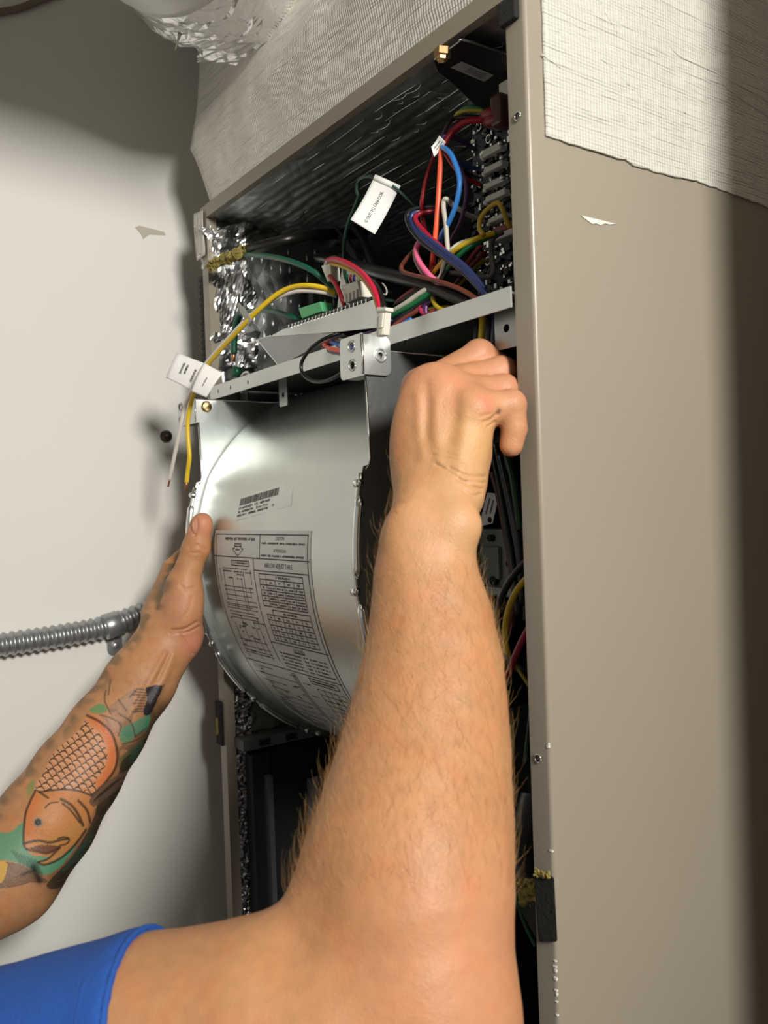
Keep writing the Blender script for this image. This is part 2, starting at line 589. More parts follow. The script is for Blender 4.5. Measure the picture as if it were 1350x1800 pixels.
gasket(905, 16, -.021, -.005, .016)
g = MB()
g.hexa([PY(947, 1655, -.004), PY(980, 1655, -.004), PY(980, 1655, .012), PY(947, 1655, .012), PY(938, 1530, -.004), PY(974, 1542, -.004), PY(974, 1542, .012), PY(938, 1530, .012)])
g.build('foam_gasket', MT['foam'], cab, bevel=.001)
g = MB()
g.hexa([PY(915, 1600, .012), PY(945, 1655, .004), PY(945, 1655, .02), PY(915, 1600, .02), PY(918, 1575, .012), PY(975, 1600, -.006), PY(975, 1600, .0), PY(918, 1575, .02)])
g.build('foam_gasket', MT['foam'], cab, bevel=.001)
MB().grid(lambda u, v: PY(914 + 32 * u, 1545 + 45 * v, .012 - .006 * u) + rng.normal(size=3) * .0012, 9, 9).build('fibre_tuft', MT['fibre'], cab, solid=.002)
MB().grid(lambda u, v: PY(940 + 26 * u, 1528 + 9 * v + 8 * u, -.005) + rng.normal(size=3) * .0009, 9, 4).build('fibre_tuft', MT['fibre'], cab, solid=.0015)
z0, z1 = PY(382, 1305, 0)[2], PY(382, 1230, 0)[2]
MB().box((-.5335, -.0035, z0), (-.5175, .004, z1)).build('foam_gasket', MT['foam'], cab, bevel=.0012)
MB().grid(lambda u, v: np.array([-.527 + .004 * u, -.0045, z0 + .012 + .02 * v]) + rng.normal(size=3) * .0008, 4, 6).build('fibre_tuft', MT['fibre'], cab, solid=.001)

# screw holes in the flange, paint scuff on the panel, small edge chips
hm = mat('hole_dark', '#141210', .6)
for px, py in ((910, 204), (946, 1333)):
    c0 = PY(px, py, -.0004)
    MB().lathe(c0, (0, -1, 0), [(-.001, .0026), (.0006, .0026), (.0006, .0019), (-.003, .0017)], 14).build('screw_hole', hm, cab)
    MB().tube([c0 + np.array([.0027 * math.cos(t), -.0004, .0027 * math.sin(t)]) for t in np.linspace(0, 2 * math.pi, 17)], .0005, 6, smooth=1).build('hole_rim', MT['edge'], cab, smooth=True)
q0 = PX(1050, 385, 0)
sc_ = MB()
pts = [PX(px, py, 0) for px, py in ((1020, 379), (1082, 394), (1070, 395), (1062, 393), (1055, 396), (1046, 393), (1040, 394), (1030, 387))]
sc_.sheet([(p[1], p[2]) for p in pts], lambda a, b: (.0001, a, b), .0006, (1, 0, 0)).build('paint_scuff', mat('bare_scuff', '#d8d5cd', .6, bump=.5, bscale=300), cab)
ch = MB()
for py in [1690, 1700, 1708, 1722, 1741, 1748, 1760, 1783, 1312, 1318, 1500]:
    z = PY(975, py, 0)[2]
    ch.box((-.0022 + random.uniform(-.001, .001), -.0004, z), (-.0006, .0012, z + random.uniform(.0006, .002)))
ch.build('edge_chips', mat('bare_scuff', '#d8d5cd', .6), cab, kind='stuff')

# depth rails, lower frame
MB().box((-.512, .01, 1.172), (-.488, .50, 1.184)).build('slide_rail', mat('rail_grey', '#6a6b6c', .5, .3), cab)
for i in range(12):
    y = .03 + i * .035
    MB().box((-.4885, y, 1.1745), (-.4865, y + .014, 1.1815)).build('rail_rib', MT['darkmetal'], cab)
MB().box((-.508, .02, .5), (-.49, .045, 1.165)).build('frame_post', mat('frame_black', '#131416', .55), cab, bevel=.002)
MB().box((-.509, .05, .5), (-.505, .5, 1.165)).build('dark_sheet', mat('sheet_black', '#0c0c0d', .7), cab)  # added black sheet standing in for the unlit lower interior
ps = MB()
ps.sheet(rrect(-.006, 0, .006, .34, .005, 5, (1, 1, 0, 0)), lambda a, b: (-.486 + a * 1.2, .035, .80 + b), .006, (0, 1, 0))
ps.build('frame_slot', mat('frame_grey', '#4a4c4e', .55), cab)
br = MB()
o = PY(513, 1350, .10)
br.sheet([(0, 0), (.012, .004), (.11, -.03), (.11, -.075), (.03, -.055), (.018, -.04), (.014, -.018), (0, -.012)], lambda a, b: (o[0] + a, .10, o[2] + b), .02, (0, 1, 0))
br.build('coil_bracket', mat('bracket_grey', '#8f9094', .5), cab, bevel=.0015)
# left lower foil edge: a narrow crinkled strip
fs = MB()
fs.grid(lambda u, v: (-.514 + crumple((u, v * 4, 0), .004, 6, 3) + .004 * u, .012 + .02 * u, .96 + .28 * v), 5, 90)
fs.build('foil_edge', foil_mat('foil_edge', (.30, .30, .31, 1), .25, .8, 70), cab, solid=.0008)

# ------------------------------------------------------------------ shelf that carries the controls
shelf = empty('control_shelf', (-.265, .2, 1.58), 'galvanised metal shelf across the cabinet carrying the wires', 'shelf')
sh = MB()
lz0, lz1 = 1.5735, 1.5885
holes = [circ(x, 1.581, .0022, 10) for x in (-.49, -.458, -.415, -.30)]
sh.sheet([(-.512, lz0), (-.0185, lz0 + .004), (-.0185, lz1 + .003), (-.512, lz1)], lambda a, b: (a, -.0035, b), .0013, (0, 1, 0), holes)
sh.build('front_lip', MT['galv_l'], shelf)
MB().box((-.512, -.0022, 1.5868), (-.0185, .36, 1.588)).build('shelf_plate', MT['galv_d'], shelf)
for px, py in ((497, 688), (428, 686)):
    p = PY(px, py - 10, .03)
    MB().sheet(rrect(-.009, -.03, .009, .0, .002), lambda a, b: (p[0] + a, .03, 1.5855 + b), .0015, (0, 1, 0), [circ(0, -.018, .003, 10)]).build('hanger_tab', MT['galv_d'], shelf)
p = PY(890, 572, .01)
MB().sheet(rrect(-.012, -.016, .012, .014, .001), lambda a, b: (p[0] + a, .01, p[2] + b), .0015, (0, 1, 0), [circ(0, -.002, .003, 10)]).build('hanger_tab', MT['galv_d'], shelf)

# ------------------------------------------------------------------ plenum and its mastic
ple = empty('supply_plenum', (-.265, .27, 1.79), 'off-white mastic coated duct plenum on top of the cabinet', 'duct')
rows = [(PY(371, 358, .001), .001), (PY(352, 300, -.004), -.004), (PY(337, 262, -.010), -.010), (PY(341, 236, -.008), -.008), (PY(355, 92, .02), .02), (PY(362, 20, .034), .034)]
sect = [(p[0], y, p[2]) for p, y in rows]
sect.append((sect[-1][0], .034, 2.35))
pm = MB()
nx = 60
V, Fq = [], []
for (xl, yf, z) in sect:
    ring = [(xl + (0 - xl) * i / nx, yf, z) for i in range(nx + 1)] + [(0, yf + (.54 - yf) * i / 20, z) for i in range(1, 21)] + [(xl, .54, z)]
    V.append(ring)
nr = len(V[0])
# finer rows with a little unevenness
VV = []
for i in range(len(V) - 1):
    for k in range(5):
        t = k / 5
        VV.append([tuple(np.array(a) * (1 - t) + np.array(b) * t) for a, b in zip(V[i], V[i + 1])])
VV.append(V[-1])
vv = []
for ri, ring in enumerate(VV):
    for (x, y, z) in ring:
        n = crumple((x, y, z), .0025, 16, 4)
        vv.append((x + (n if x < -.4 else 0) * .8, y + (n if y < .1 and x < -.01 and ri > 1 else 0), z))
for j in range(len(VV) - 1):
    for i in range(nr):
        i2 = (i + 1) % nr
        Fq.append((j * nr + i, j * nr + i2, (j + 1) * nr + i2, (j + 1) * nr + i))
pm.add(vv, Fq)
pm.build('plenum_box', MT['mastic'], ple, smooth=True)
# mesh tape brushed with mastic over the cabinet's side
edge_px = [(960, 240), (985, 249), (1010, 257), (1040, 266), (1075, 277), (1102, 284), (1108, 291), (1130, 297), (1160, 306), (1180, 311), (1195, 313), (1230, 322), (1270, 336), (1310, 351), (1350, 366)]
ey = [PX(px, py, 0) for px, py in edge_px]
ys = np.array([p[1] for p in ey]); zs = np.array([p[2] for p in ey])
lft = [PX(px, py, 0)[1] for px, py in ((945, 5), (951, 120), (960, 240))]
ms = MB()
NU, NV = 120, 60
def _ms(u, v):
    zt = 2.35
    y0 = .012 + .004 * v
    y = lft[2] + (.545 - lft[2]) * u
    zlo = float(np.interp(y, ys, zs)) + .0012 * mnoise.noise(Vector((y * 120, 0, 0)))
    z = zlo + (zt - zlo) * v ** 1.8
    yy = y - (1 - u) ** 6 * .0012 * (1 + mnoise.noise(Vector((0, z * 160, 3))))
    x = .0019 + .0006 * mnoise.noise(Vector((1, yy * 22, z * 22))) + .0004 * mnoise.noise(Vector((7, yy * 70, z * 70)))
    return (x, yy, z)
ms.grid(_ms, NU, NV)
o = ms.build('mastic_tape', MT['mastic_t'], ple, smooth=True)
m = o.modifiers.new('s', 'SOLIDIFY'); m.thickness = .0018; m.offset = -1
tr = MB()  # dried trowel ridges and cracks standing proud of the mastic
for path in (((1020, 88), (1062, 108), (1085, 130), (1110, 155), (1135, 185)), ((1150, 30), (1165, 60), (1190, 95), (1240, 120), (1300, 150), (1360, 185)),
             ((1160, 145), (1180, 165), (1205, 200)), ((1250, 130), (1290, 165), (1350, 205)), ((952, 95), (985, 120)), ((1055, 5), (1085, 60))):
    tr.tube([PX(a, b, .0018) for a, b in path], .0005, 5)
tr.build('mastic_ridges', MT['mastic_t'], ple, smooth=True, kind='stuff')

# flexible foil duct
fd = empty('flexible_duct', at(430, -60, .95), 'round silver foil flexible duct taped to the plenum', 'duct')
cen = [at(560, -118, 1.00), at(505, -114, .93), at(455, -124, .87), at(385, -165, .81), at(300, -240, .75), at(200, -340, .72)]
fm = MB()
rr = [.132, .130, .124, .120, .118, .118]
tmp = MB().tube(cen, rr, 64, caps=False, smooth=16)
vs = [np.array(v) for v in tmp.v]
ctr = np.array(cen).mean(0)
out = []
for i, v in enumerate(vs):
    ring = i // 64
    amp = .016 * min(1, max(0, (63 - ring) / 18)) + .0015
    out.append(v + np.array([1, 1, 1]) * crumple(v, amp, 28, 2) * .5)
cut = 34 * 64
fm.add(out, tmp.f)
n_r = len(out) // 64
f1 = [f for f in tmp.f if max(f) < 60 * 64]
f2 = [f for f in tmp.f if max(f) >= 60 * 64]
a_ = MB(); a_.v = [tuple(v) for v in out]; a_.f = f1
a_.build('taped_collar', MT['foil_d'], fd, solid=.0008, smooth=False)
b_ = MB(); b_.v = [tuple(v) for v in out]; b_.f = f2
b_.build('duct_jacket', MT['jacket'], fd, smooth=True, solid=.0008)
# torn foil folds on the collar
tf = MB()
for (px, py, dd) in ((520, 62, .93), (470, 48, .87), (500, 75, .92), (545, 40, .95), (400, 85, .9), (380, 100, .9)):
    cpt = at(px, py, dd)
    w = random.uniform(.01, .022)
    tf.grid(lambda u, v: cpt + _R * (u - .5) * w * 2 + _U * (v - .5) * .008 + _f * crumple((u, v, px), .006, 3, px) + _U * (u - .5) * w * random.uniform(.2, .5), 8, 3)
tf.build('foil_folds', MT['foil_t'], fd, solid=.0005, kind='stuff')
MB().tube([at(316, 58, .80), at(313, 70, .80), at(308, 88, .80)], [.0022, .0012, .0004], 5).build('hanging_thread', mat('lint', '#8b8778', .9), fd)

# ------------------------------------------------------------------ blower
BX0, BX1 = -.485, -.155
BCY, BCZ, BR = .2, 1.405, .247
bl = empty('blower_housing', (-.32, .2, 1.16), 'galvanised sheet metal blower housing with printed labels, half pulled out', 'blower')


def scroll_r(a):  # a: degrees, 180 = front, 90 = top, 270 = bottom
    return float(np.interp(a, [40, 90, 122, 160, 180, 270, 360], [.160, .166, .205, .234, .238, .240, .232]))


def scroll_pt(x, a, off=0.0):
    r = scroll_r(a) + off
    t = math.radians(a)
    return np.array([x, BCY + r * math.cos(t), BCZ + r * math.sin(t)])


m = MB()
na = 150
m.grid(lambda u, v: scroll_pt(BX0 + (BX1 - BX0) * u, 60 + 300 * v) + np.array([0, crumple((u, v * 2, 0), .0006, 3, 1), 0]), 24, na)
scroll = m.build('scroll_sheet', MT['galv'], bl, smooth=True, solid=.0009)


def plate_outline():
    pts = [(.45, 1.570), (-.031, 1.570), (-.0285, 1.4845), (-.030, 1.480)]
    a0 = math.degrees(math.atan2(1.478 - BCZ, -.034 - BCY))
    for a in np.linspace(a0, 400, 70):
        t = math.radians(a)
        pts.append((BCY + BR * math.cos(t), BCZ + BR * math.sin(t)))
    return pts


po = plate_outline()
MB().sheet(po, lambda a, b: (BX0 - .0006, a, b), .0012, (1, 0, 0)).build('side_plate', MT['galv'], bl)
inlet = circ(BCY, BCZ, .13, 40)
MB().sheet(po, lambda a, b: (BX1 - .0006, a, b), .0012, (1, 0, 0), [inlet]).build('side_plate', MT['galv_d'], bl)  # darker metal than the other plate: its shade is in the colour
for x, s in ((BX0, 0), (BX1, 1)):
    # bright cut edge along the front of the plate
    MB().tube([(x, -.0312, 1.570), (x, -.0287, 1.4845), (x, -.0300, 1.480), (x, -.0335, 1.476)], .0011, 6, smooth=1).build('plate_edge', MT['edge'], bl, smooth=True)
    MB().tube([(x, -.031, 1.5702), (x, .45, 1.5702)], .0009, 6, smooth=1).build('plate_edge', MT['edge'], bl, smooth=True)
    MB().tube([(x, BCY + BR * math.cos(math.radians(a)), BCZ + BR * math.sin(math.radians(a))) for a in np.linspace(164, 400, 140)], .0022, 8, smooth=1).build('rolled_rim', MT['edge'], bl, smooth=True)
    for a in np.arange(166, 300, 19.5):
        seg = [(x + (.0035 if s else -.0005), BCY + (BR - .0035 * 0) * math.cos(math.radians(q)), BCZ + BR * math.sin(math.radians(q))) for q in np.linspace(a + 2.2, a + 17.2, 14)]
        MB().tube(seg, [.0014] + [.0040] * 12 + [.0014], 8, smooth=1).build('crimp', MT['edge'], bl, smooth=True)
        t = math.radians(a)
        MB().lathe((x - .004, BCY + (BR + .001) * math.cos(t), BCZ + (BR + .001) * math.sin(t)), (1, 0, 0), [(0, .0015), (.001, .0035), (.007, .0035), (.008, .0015)], 8).build('crimp_tab', MT['edge'], bl, smooth=True)
# inlet ring, wheel and motor on the hub
MB().tube([(BX1 + .004, BCY + .132 * math.cos(t), BCZ + .132 * math.sin(t)) for t in np.linspace(0, 2 * math.pi, 49)], .006, 8, smooth=1).build('inlet_ring', MT['galv_d'], bl, smooth=True)
wh = MB()
for k in range(36):
    t = 2 * math.pi * k / 36
    c = np.array([(BX0 + BX1) / 2, BCY + .118 * math.cos(t), BCZ + .118 * math.sin(t)])
    rd = np.array([0, math.cos(t), math.sin(t)]); tg = np.array([0, -math.sin(t), math.cos(t)])
    dv = rd * .8 + tg * .6
    wh.obox(c, (1, 0, 0), dv, np.cross((1, 0, 0), dv), .13, .012, .0008)
wh.build('fan_wheel', MT['galv_d'], bl, kind='stuff')
MB().lathe((-.30, BCY, BCZ), (1, 0, 0), [(0, .06), (.02, .07), (.15, .07), (.17, .062), (.175, .02), (.18, .02)], 32).build('motor', MT['darkmetal'], bl, angle=40)


# mounting brackets: a front tongue bent off a flange that sits on the plate
def bracket(x, zlo, zhi, flange_len, tongue, parent, yb, hf=.42, rivet=True):
    t = .0013
    m1 = MB()
    hz = (zlo + zhi) / 2
    m1.sheet(rrect(yb, zlo, yb + flange_len, zhi, .006, 5, (1, 0, 0, 1)), lambda a, b: (x + .001, a, b), t, (1, 0, 0), [circ(yb + flange_len * .62, hz, .0026, 14)] if rivet else [])
    m1.build('bracket_flange', MT['galv_l'], parent)
    m2 = MB()
    m2.sheet(rrect(x - tongue, zlo - .001, x + .0023, zhi + .001, .004, 4, (0, 1, 1, 0)), lambda a, b: (a, yb - .0013, b), t, (0, 1, 0),
             [circ(x - tongue * hf, hz + .0085, .0034, 12), circ(x - tongue * hf, hz - .0065, .0034, 12)])
    m2.build('bracket_tongue', MT['galv_l'], parent)
    MB().tube([(x + .0012, yb - .0004, zlo), (x + .0012, yb - .0004, zhi)], .0014, 8).build('bracket_fold', MT['edge'], parent, smooth=True)
    if rivet: MB().tube([(x + .0026, yb + flange_len * .62 + .005 * math.cos(q), hz + .005 * math.sin(q)) for q in np.linspace(0, 2 * math.pi, 25)], .0008, 6, smooth=1).build('rivet_rim', MT['galv_l'], parent, smooth=True)
    for dz in (.0085, -.0065):
        MB().tube([(x - tongue * hf + .0046 * math.cos(q), yb - .0016, hz + dz + .0046 * math.sin(q)) for q in np.linspace(0, 2 * math.pi, 21)], .0005, 6, smooth=1).build('hole_rim', MT['galv'], parent, smooth=True)
    MB().box((x - tongue * .8, yb + .001, zlo - .001), (x - .002, yb + .012, zlo)).build('bracket_foot', MT['galv_d'], parent)


bracket(BX1 + .0015, 1.550, 1.581, .026, .030, bl, -.034)
bracket(BX0 - .0005, 1.545, 1.570, .013, .046, bl, -.034, .82, False)
sb = PX(362, 715, BX0 + .001)
MB().lathe(sb, (1, 0, 0), [(0, .0062), (.002, .0062), (.0035, .0045), (.004, .002)], 18).build('brass_screw', MT['brass'], bl, angle=30)
for i in range(7):
    p = scroll_pt(BX0 + .003, 122 - i * 2.0, .001)
    MB().lathe(p, (1, 0, 0), [(0, .0016), (.004, .0013)], 6).build('weld_spot', MT['edge'], bl, smooth=True)


# labels wrapped on the scroll
def on_scroll(px, py):
    q = _f + _R * (px - 675) / FPX - _U * (py - 900) / FPX
    lo = None
    for t in np.arange(.45, 1.1, .002):
        p = CAM + q * t
        a = math.degrees(math.atan2(p[2] - BCZ, p[1] - BCY)) % 360
        if math.hypot(p[1] - BCY, p[2] - BCZ) < scroll_r(a):
            lo = t
            break
    if lo is None: return None
    a0, b0 = lo - .002, lo
    for _ in range(20):
        mid = (a0 + b0) / 2
        p = CAM + q * mid
        a = math.degrees(math.atan2(p[2] - BCZ, p[1] - BCY)) % 360
        if math.hypot(p[1] - BCY, p[2] - BCZ) < scroll_r(a): b0 = mid
        else: a0 = mid
    p = CAM + q * b0
    return p[0], math.degrees(math.atan2(p[2] - BCZ, p[1] - BCY)) % 360


FONT_CACHE = {}


def text_geo(s):
    if s not in FONT_CACHE:
        cu = bpy.data.curves.new('t', 'FONT')
        cu.body = s
        cu.size = 1
        cu.resolution_u = 2
        ob = bpy.data.objects.new('t', cu)
        COL.objects.link(ob)
        dg = bpy.context.evaluated_depsgraph_get()
        me = bpy.data.meshes.new_from_object(ob.evaluated_get(dg))
        v = np.array([tuple(p.co) for p in me.vertices]); f = [tuple(p.vertices) for p in me.polygons]
        bpy.data.objects.remove(ob)
        bpy.data.curves.remove(cu)
        bpy.data.meshes.remove(me)
        v[:, :2] -= v[:, :2].min(0)
        v /= 1
        FONT_CACHE[s] = (v, f)
    return FONT_CACHE[s]


class Print:
    """flat print laid out on a unit label (u right, v down) and mapped by fn(u, v)"""
    def __init__(s, fn, ar):
        s.fn, s.ar, s.mb = fn, ar, MB()

    def rect(s, u0, v0, u1, v1, nu=1, nv=1):
        s.mb.grid(lambda a, b: s.fn(u0 + (u1 - u0) * a, v0 + (v1 - v0) * b), nu, nv)

    def hl(s, u0, u1, v, w=.0016): s.rect(u0, v - w, u1, v + w, max(1, int((u1 - u0) * 10)), 1)
    def vl(s, u, v0, v1, w=.0026): s.rect(u - w, v0, u + w, v1, 1, max(1, int((v1 - v0) * 60)))

    def text(s, t, u0, v0, u1, v1, flip=False):
        v, f = text_geo(t)
        mx = v.max(0)
        pts = []
        for p in v:
            a, b = p[0] / mx[0], 1 - p[1] / mx[1]
            if flip: a, b = 1 - a, 1 - b
            pts.append(s.fn(u0 + (u1 - u0) * a, v0 + (v1 - v0) * b))
        s.mb.add(pts, f)

    def scrawl(s, u0, u1, v0, v1):  # print too small to read: a row of tiny strokes
        u = u0
        while u < u1:
            w = random.uniform(.003, .008)
            s.rect(u, v0 + (v1 - v0) * random.uniform(0, .25), min(u + w, u1), v1 - (v1 - v0) * random.uniform(0, .25))
            u += w + random.uniform(.002, .005) + (.009 if random.random() < .12 else 0)


# small bar code label
cs = [on_scroll(*p) for p in ((423, 873), (519, 844), (513, 889), (415.5, 915.5))]
def lab1(u, v, off=.0007):
    w = [(1 - u) * (1 - v), u * (1 - v), u * v, (1 - u) * v]
    return scroll_pt(sum(a * c[0] for a, c in zip(w, cs)), sum(a * c[1] for a, c in zip(w, cs)), off)
m = MB(); m.grid(lambda u, v: lab1(u, v), 8, 8)
L1 = m.build('barcode_label', mat('sticker_white', '#d9dad4', .4), bl, smooth=True)
P = Print(lambda u, v: lab1(u, v, .0009), 1)
u = .035
while u < .76:
    w = random.choice((.003, .003, .006, .009))
    P.rect(u, .12, min(u + w, .76), .42)
    u += w + random.choice((.003, .003, .006))
for v0, v1, spans in ((.47, .585, ((.03, .08), (.10, .30), (.34, .40), (.44, .62))), (.62, .735, ((.03, .07), (.10, .32))), (.77, .885, ((.02, .2), (.24, .38), (.41, .60)))):
    for a, b in spans: P.scrawl(a, b, v0, v1)
P.text('Blower Motor', .38, .62, .60, .735)
P.text('MA', .67, .73, .71, .83)
P.mb.build('barcode_print', MT['ink'], L1)

# large wiring and airflow label
tl, trr = on_scroll(380, 932), on_scroll(549, 933)
br_, bm_ = on_scroll(607, 1240), on_scroll(430, 1170)
xl = (tl[0] + bm_[0]) / 2 if bm_ else tl[0]
xl = tl[0]
xr = trr[0]
a0, a1 = (tl[1] + trr[1]) / 2, 252.0
def lab2(u, v, off=.0007):
    a = a0 + (a1 - a0) * v + (trr[1] - tl[1]) * (u - .5) * (1 - v)
    return scroll_pt(xl + (xr - xl) * u, a, off)
m = MB(); m.grid(lambda u, v: lab2(u, v), 10, 60)
L2 = m.build('wiring_label', MT['label'], bl, smooth=True)
P = Print(lambda u, v: lab2(u, v, .0009), 1)
P.hl(.02, .98, .012); P.vl(.02, .012, .985); P.vl(.975, .012, .985)
P.hl(.0, .99, .083)
P.vl(.52, .012, .083)
P.scrawl(.13, .47, .022, .032)
for v0 in (.031, .067): P.scrawl(.54, .95, v0 + .003, v0 + .010)
P.text('CAUTION', .68, .018, .76, .028)
P.text('ATTENTION', .66, .054, .78, .063)
for (ua, va, ub, vb) in ((.245, .042, .245, .056), (.32, .042, .32, .056)): P.vl(ua, va, vb)
P.hl(.245, .32, .042)
P.rect(.22, .055, .245, .058); P.rect(.32, .055, .345, .058)
P.mb.tube([lab2(.222, .057, .001), lab2(.283, .079, .001), lab2(.343, .057, .001)], .0003, 4, smooth=1)
P.scrawl(.25, .315, .047, .053); P.scrawl(.26, .305, .056, .063)
P.vl(.45, .083, .415)
P.text('AIRFLOW ADJUST TABLE', .565, .095, .835, .113)
P.hl(.45, .98, .119)
P.hl(.20, .40, .094); P.hl(.20, .40, .109); P.vl(.2, .094, .109); P.vl(.4, .094, .109); P.scrawl(.215, .385, .098, .105)
# airflow table
def table(u0, u1, v0, v1, nr, nc, head):
    for i in range(nr + 1):
        vv_ = v0 + (v1 - v0) * i / nr
        P.hl(u0 if (i or not head) else u0 + (u1 - u0) * .16, u1, vv_)
    xs = [u0 + (u1 - u0) * q for q in ([0, .16] + [.16 + .84 * k / nc for k in range(1, nc + 1)])]
    for k, x in enumerate(xs):
        P.vl(x, v0 + ((v1 - v0) / nr if (0 < k < len(xs) - 1 and k != 1) or (k == 0 and head) else 0), v1, .002)
    h = (v1 - v0) / nr
    for i in range(nr):
        for k in range(len(xs) - 1):
            if i == 0:
                continue
            w = xs[k + 1] - xs[k]
            q = .12 if (nc == 4 and not head and k and i > 1) else .36
            P.scrawl(xs[k] + w * q, xs[k + 1] - w * q, v0 + h * (i + .28), v0 + h * (i + .75))
    P.scrawl(u0 + (u1 - u0) * .4, u0 + (u1 - u0) * .72, v0 + h * .25, v0 + h * .75)


table(.50, .92, .128, .225, 6, 4, False)
table(.51, .93, .235, .335, 6, 4, True)
P.hl(.45, .99, .345)
P.text('LEGEND', .66, .352, .76, .364); P.hl(.66, .76, .366)
for i in range(5):
    v0 = .374 + i * .0125
    P.scrawl(.50, .68 + .03 * random.random(), v0, v0 + .007)
    P.scrawl(.73, .77, v0, v0 + .007); P.scrawl(.79, .90 + .06 * random.random(), v0, v0 + .007)
P.hl(.02, .99, .442)
# wiring diagrams: lines, boxes, tiny marks
for v0 in (.12, .178, .19, .206, .222, .236, .242, .25, .262):
    P.hl(.06 + random.random() * .03, .36 + random.random() * .07, v0, .0011)
for u_, va, vb in ((.06, .12, .165), (.41, .12, .165), (.1, .13, .21), (.2, .15, .25), (.3, .15, .26), (.33, .13, .25), (.1, .178, .222), (.38, .178, .21)): P.vl(u_, va, vb, .0018)
for (ua, ub, va) in ((.09, .2, .126), (.22, .34, .126), (.25, .33, .135), (.35, .42, .127), (.25, .31, .148), (.15, .2, .147), (.37, .41, .174), (.38, .42, .232)):
    P.scrawl(ua, ub, va, va + .006)
for i in range(26):
    P.scrawl(*(lambda q: (q, q + random.uniform(.02, .07)))(random.uniform(.06, .38)), *(lambda q: (q, q + .006))(random.uniform(.27, .43)))
for u_, va, vb in ((.2, .27, .36), (.33, .28, .4), (.38, .27, .42), (.1, .3, .43), (.26, .33, .43)): P.vl(u_, va, vb, .0016)
for v0 in (.272, .283, .36, .385, .40, .41): P.hl(.08, .40, v0, .0011)
P2 = Print(lambda u, v: lab2(u, v, .0008), 1)
P2.rect(.50, .45, .55, .98, 1, 30)
P2.mb.build('label_band', mat('faded_ink', '#8d8f8c', .5), L2)
for i in range(70):
    q, w = random.uniform(.05, .48), random.uniform(.455, .95)
    P.scrawl(q, q + random.uniform(.02, .06), w, w + .007)
for i in range(16):
    P.hl(.06 + random.random() * .1, .3 + random.random() * .2, .46 + i * .031, .0012)
for i in range(10): P.vl(.07 + i * .042, .47 + .3 * random.random(), .8 + .15 * random.random(), .0016)
for i in range(8):
    v0 = .48 + i * .05
    P.scrawl(.58, .65, v0, v0 + .006)
P.hl(.68, .93, .452); P.hl(.68, .93, .472); P.vl(.68, .452, .472); P.vl(.93, .452, .472); P.scrawl(.70, .91, .457, .467)
for i in range(11): P.hl(.70, .95, .49 + i * .022, .0012)
for u_ in (.7, .76, .82, .88, .95): P.vl(u_, .49, .71, .0018)
for i in range(30):
    q, w = random.uniform(.68, .92), random.uniform(.49, .95)
    P.scrawl(q, q + .03, w, w + .008)
P.rect(.66, .74, .96, .765, 4, 2)
P.mb.build('label_print', MT['ink'], L2)
# ------------------------------------------------------------------ control board and its terminals
pcb = empty('control_board', PY(872, 330, .10), 'dark blue printed control circuit board standing behind the right flange', 'circuit board')
m = MB()
bo = [PY(px, py, .10) for px, py in ((829, 240), (905, 180), (960, 170), (960, 545), (850, 545), (840, 520))]
m.sheet([(p[0], p[2]) for p in bo], lambda a, b: (a, .10, b), .0016, (0, 1, 0))
m.build('board', MT['pcb'], pcb)
TERM = [((838, 259), (871, 278)), ((840, 291), (873, 306)), ((842, 319), (875, 333)), ((843, 341), (878, 357)), ((848, 381), (879, 393)), ((850, 408), (872, 416))]
for (x0, y0), (x1, y1) in TERM:
    a, b, c = PY(x0, (y0 + y1) / 2, .085), PY(x1, (y0 + y1) / 2, .085), PY(x0, y0, .085)
    h = abs(c[2] - a[2]) * .72
    t = MB().box((a[0], .091, a[2] - h), (b[0], .0995, a[2] + h)).build('terminal', MT['grey_p'], pcb, bevel=.0012)
    MB().lathe((a[0], .094, a[2] - .001), (-1, 0, -.3), [(0, h * .95), (.003, h * .95), (.0035, h * .6)], 12).build('terminal_boot', MT['white_p'], t, smooth=True)
rl = [PY(px, py, .06) for px, py in ((876, 150), (893, 137), (896, 165), (880, 172))]
MB().box((rl[0][0], .06, rl[3][2]), (rl[0][0] + .03, .0995, rl[1][2])).build('relay_block', MT['white_p'], pcb, bevel=.001)
sm = MB()
for i in range(230):
    px, py = random.uniform(832, 905), random.uniform(215, 535)
    if px < 845 and py > 400: continue
    p = PY(px, py, .0995)
    s = random.uniform(.0006, .0016)
    sm.box(p - np.array([s, .0006 + s * .8, s * random.uniform(.5, 2)]), p + np.array([s, 0, s * random.uniform(.5, 2)]))
sm.build('solder_joints', MT['solder'], pcb, kind='stuff')
sc2 = MB()
for i in range(110):
    px, py = random.uniform(835, 903), random.uniform(225, 530)
    p = PY(px, py, .0995)
    sc2.box(p - np.array([.0028, .0035, .0018]) * random.uniform(.5, 1.2), p + np.array([.0028, 0, .0018]) * random.uniform(.5, 1.2))
sc2.build('board_components', MT['black'], pcb, kind='stuff')
for px, py in ((889, 176), (891, 198), (893, 216), (890, 255), (893, 280), (894, 315)):
    MB().lathe(PY(px, py, .099), (0, -1, 0), [(0, .0022), (.008, .0022), (.009, .001)], 10).build('screw_terminal', MT['solder'], pcb, smooth=True)
for (px, py, col, s) in ((895, 402, 'red_p', .006), (893, 414, 'grey_p', .005)):
    p = PY(px, py, .085)
    MB().box(p - np.array([.014, .006, s * .55]), p + np.array([.012, .010, s * .55])).build('spade_boot', MT[col], pcb, bevel=.0015)
for px, py in ((842, 222), (859, 244), (858, 459)):
    MB().tube([PY(px, py, .098) + np.array([.003 * math.cos(t), 0, .0035 * math.sin(t)]) for t in np.linspace(0, 2 * math.pi, 15)], .0009, 6, smooth=1).build('eyelet', MT['solder'], pcb, smooth=True)
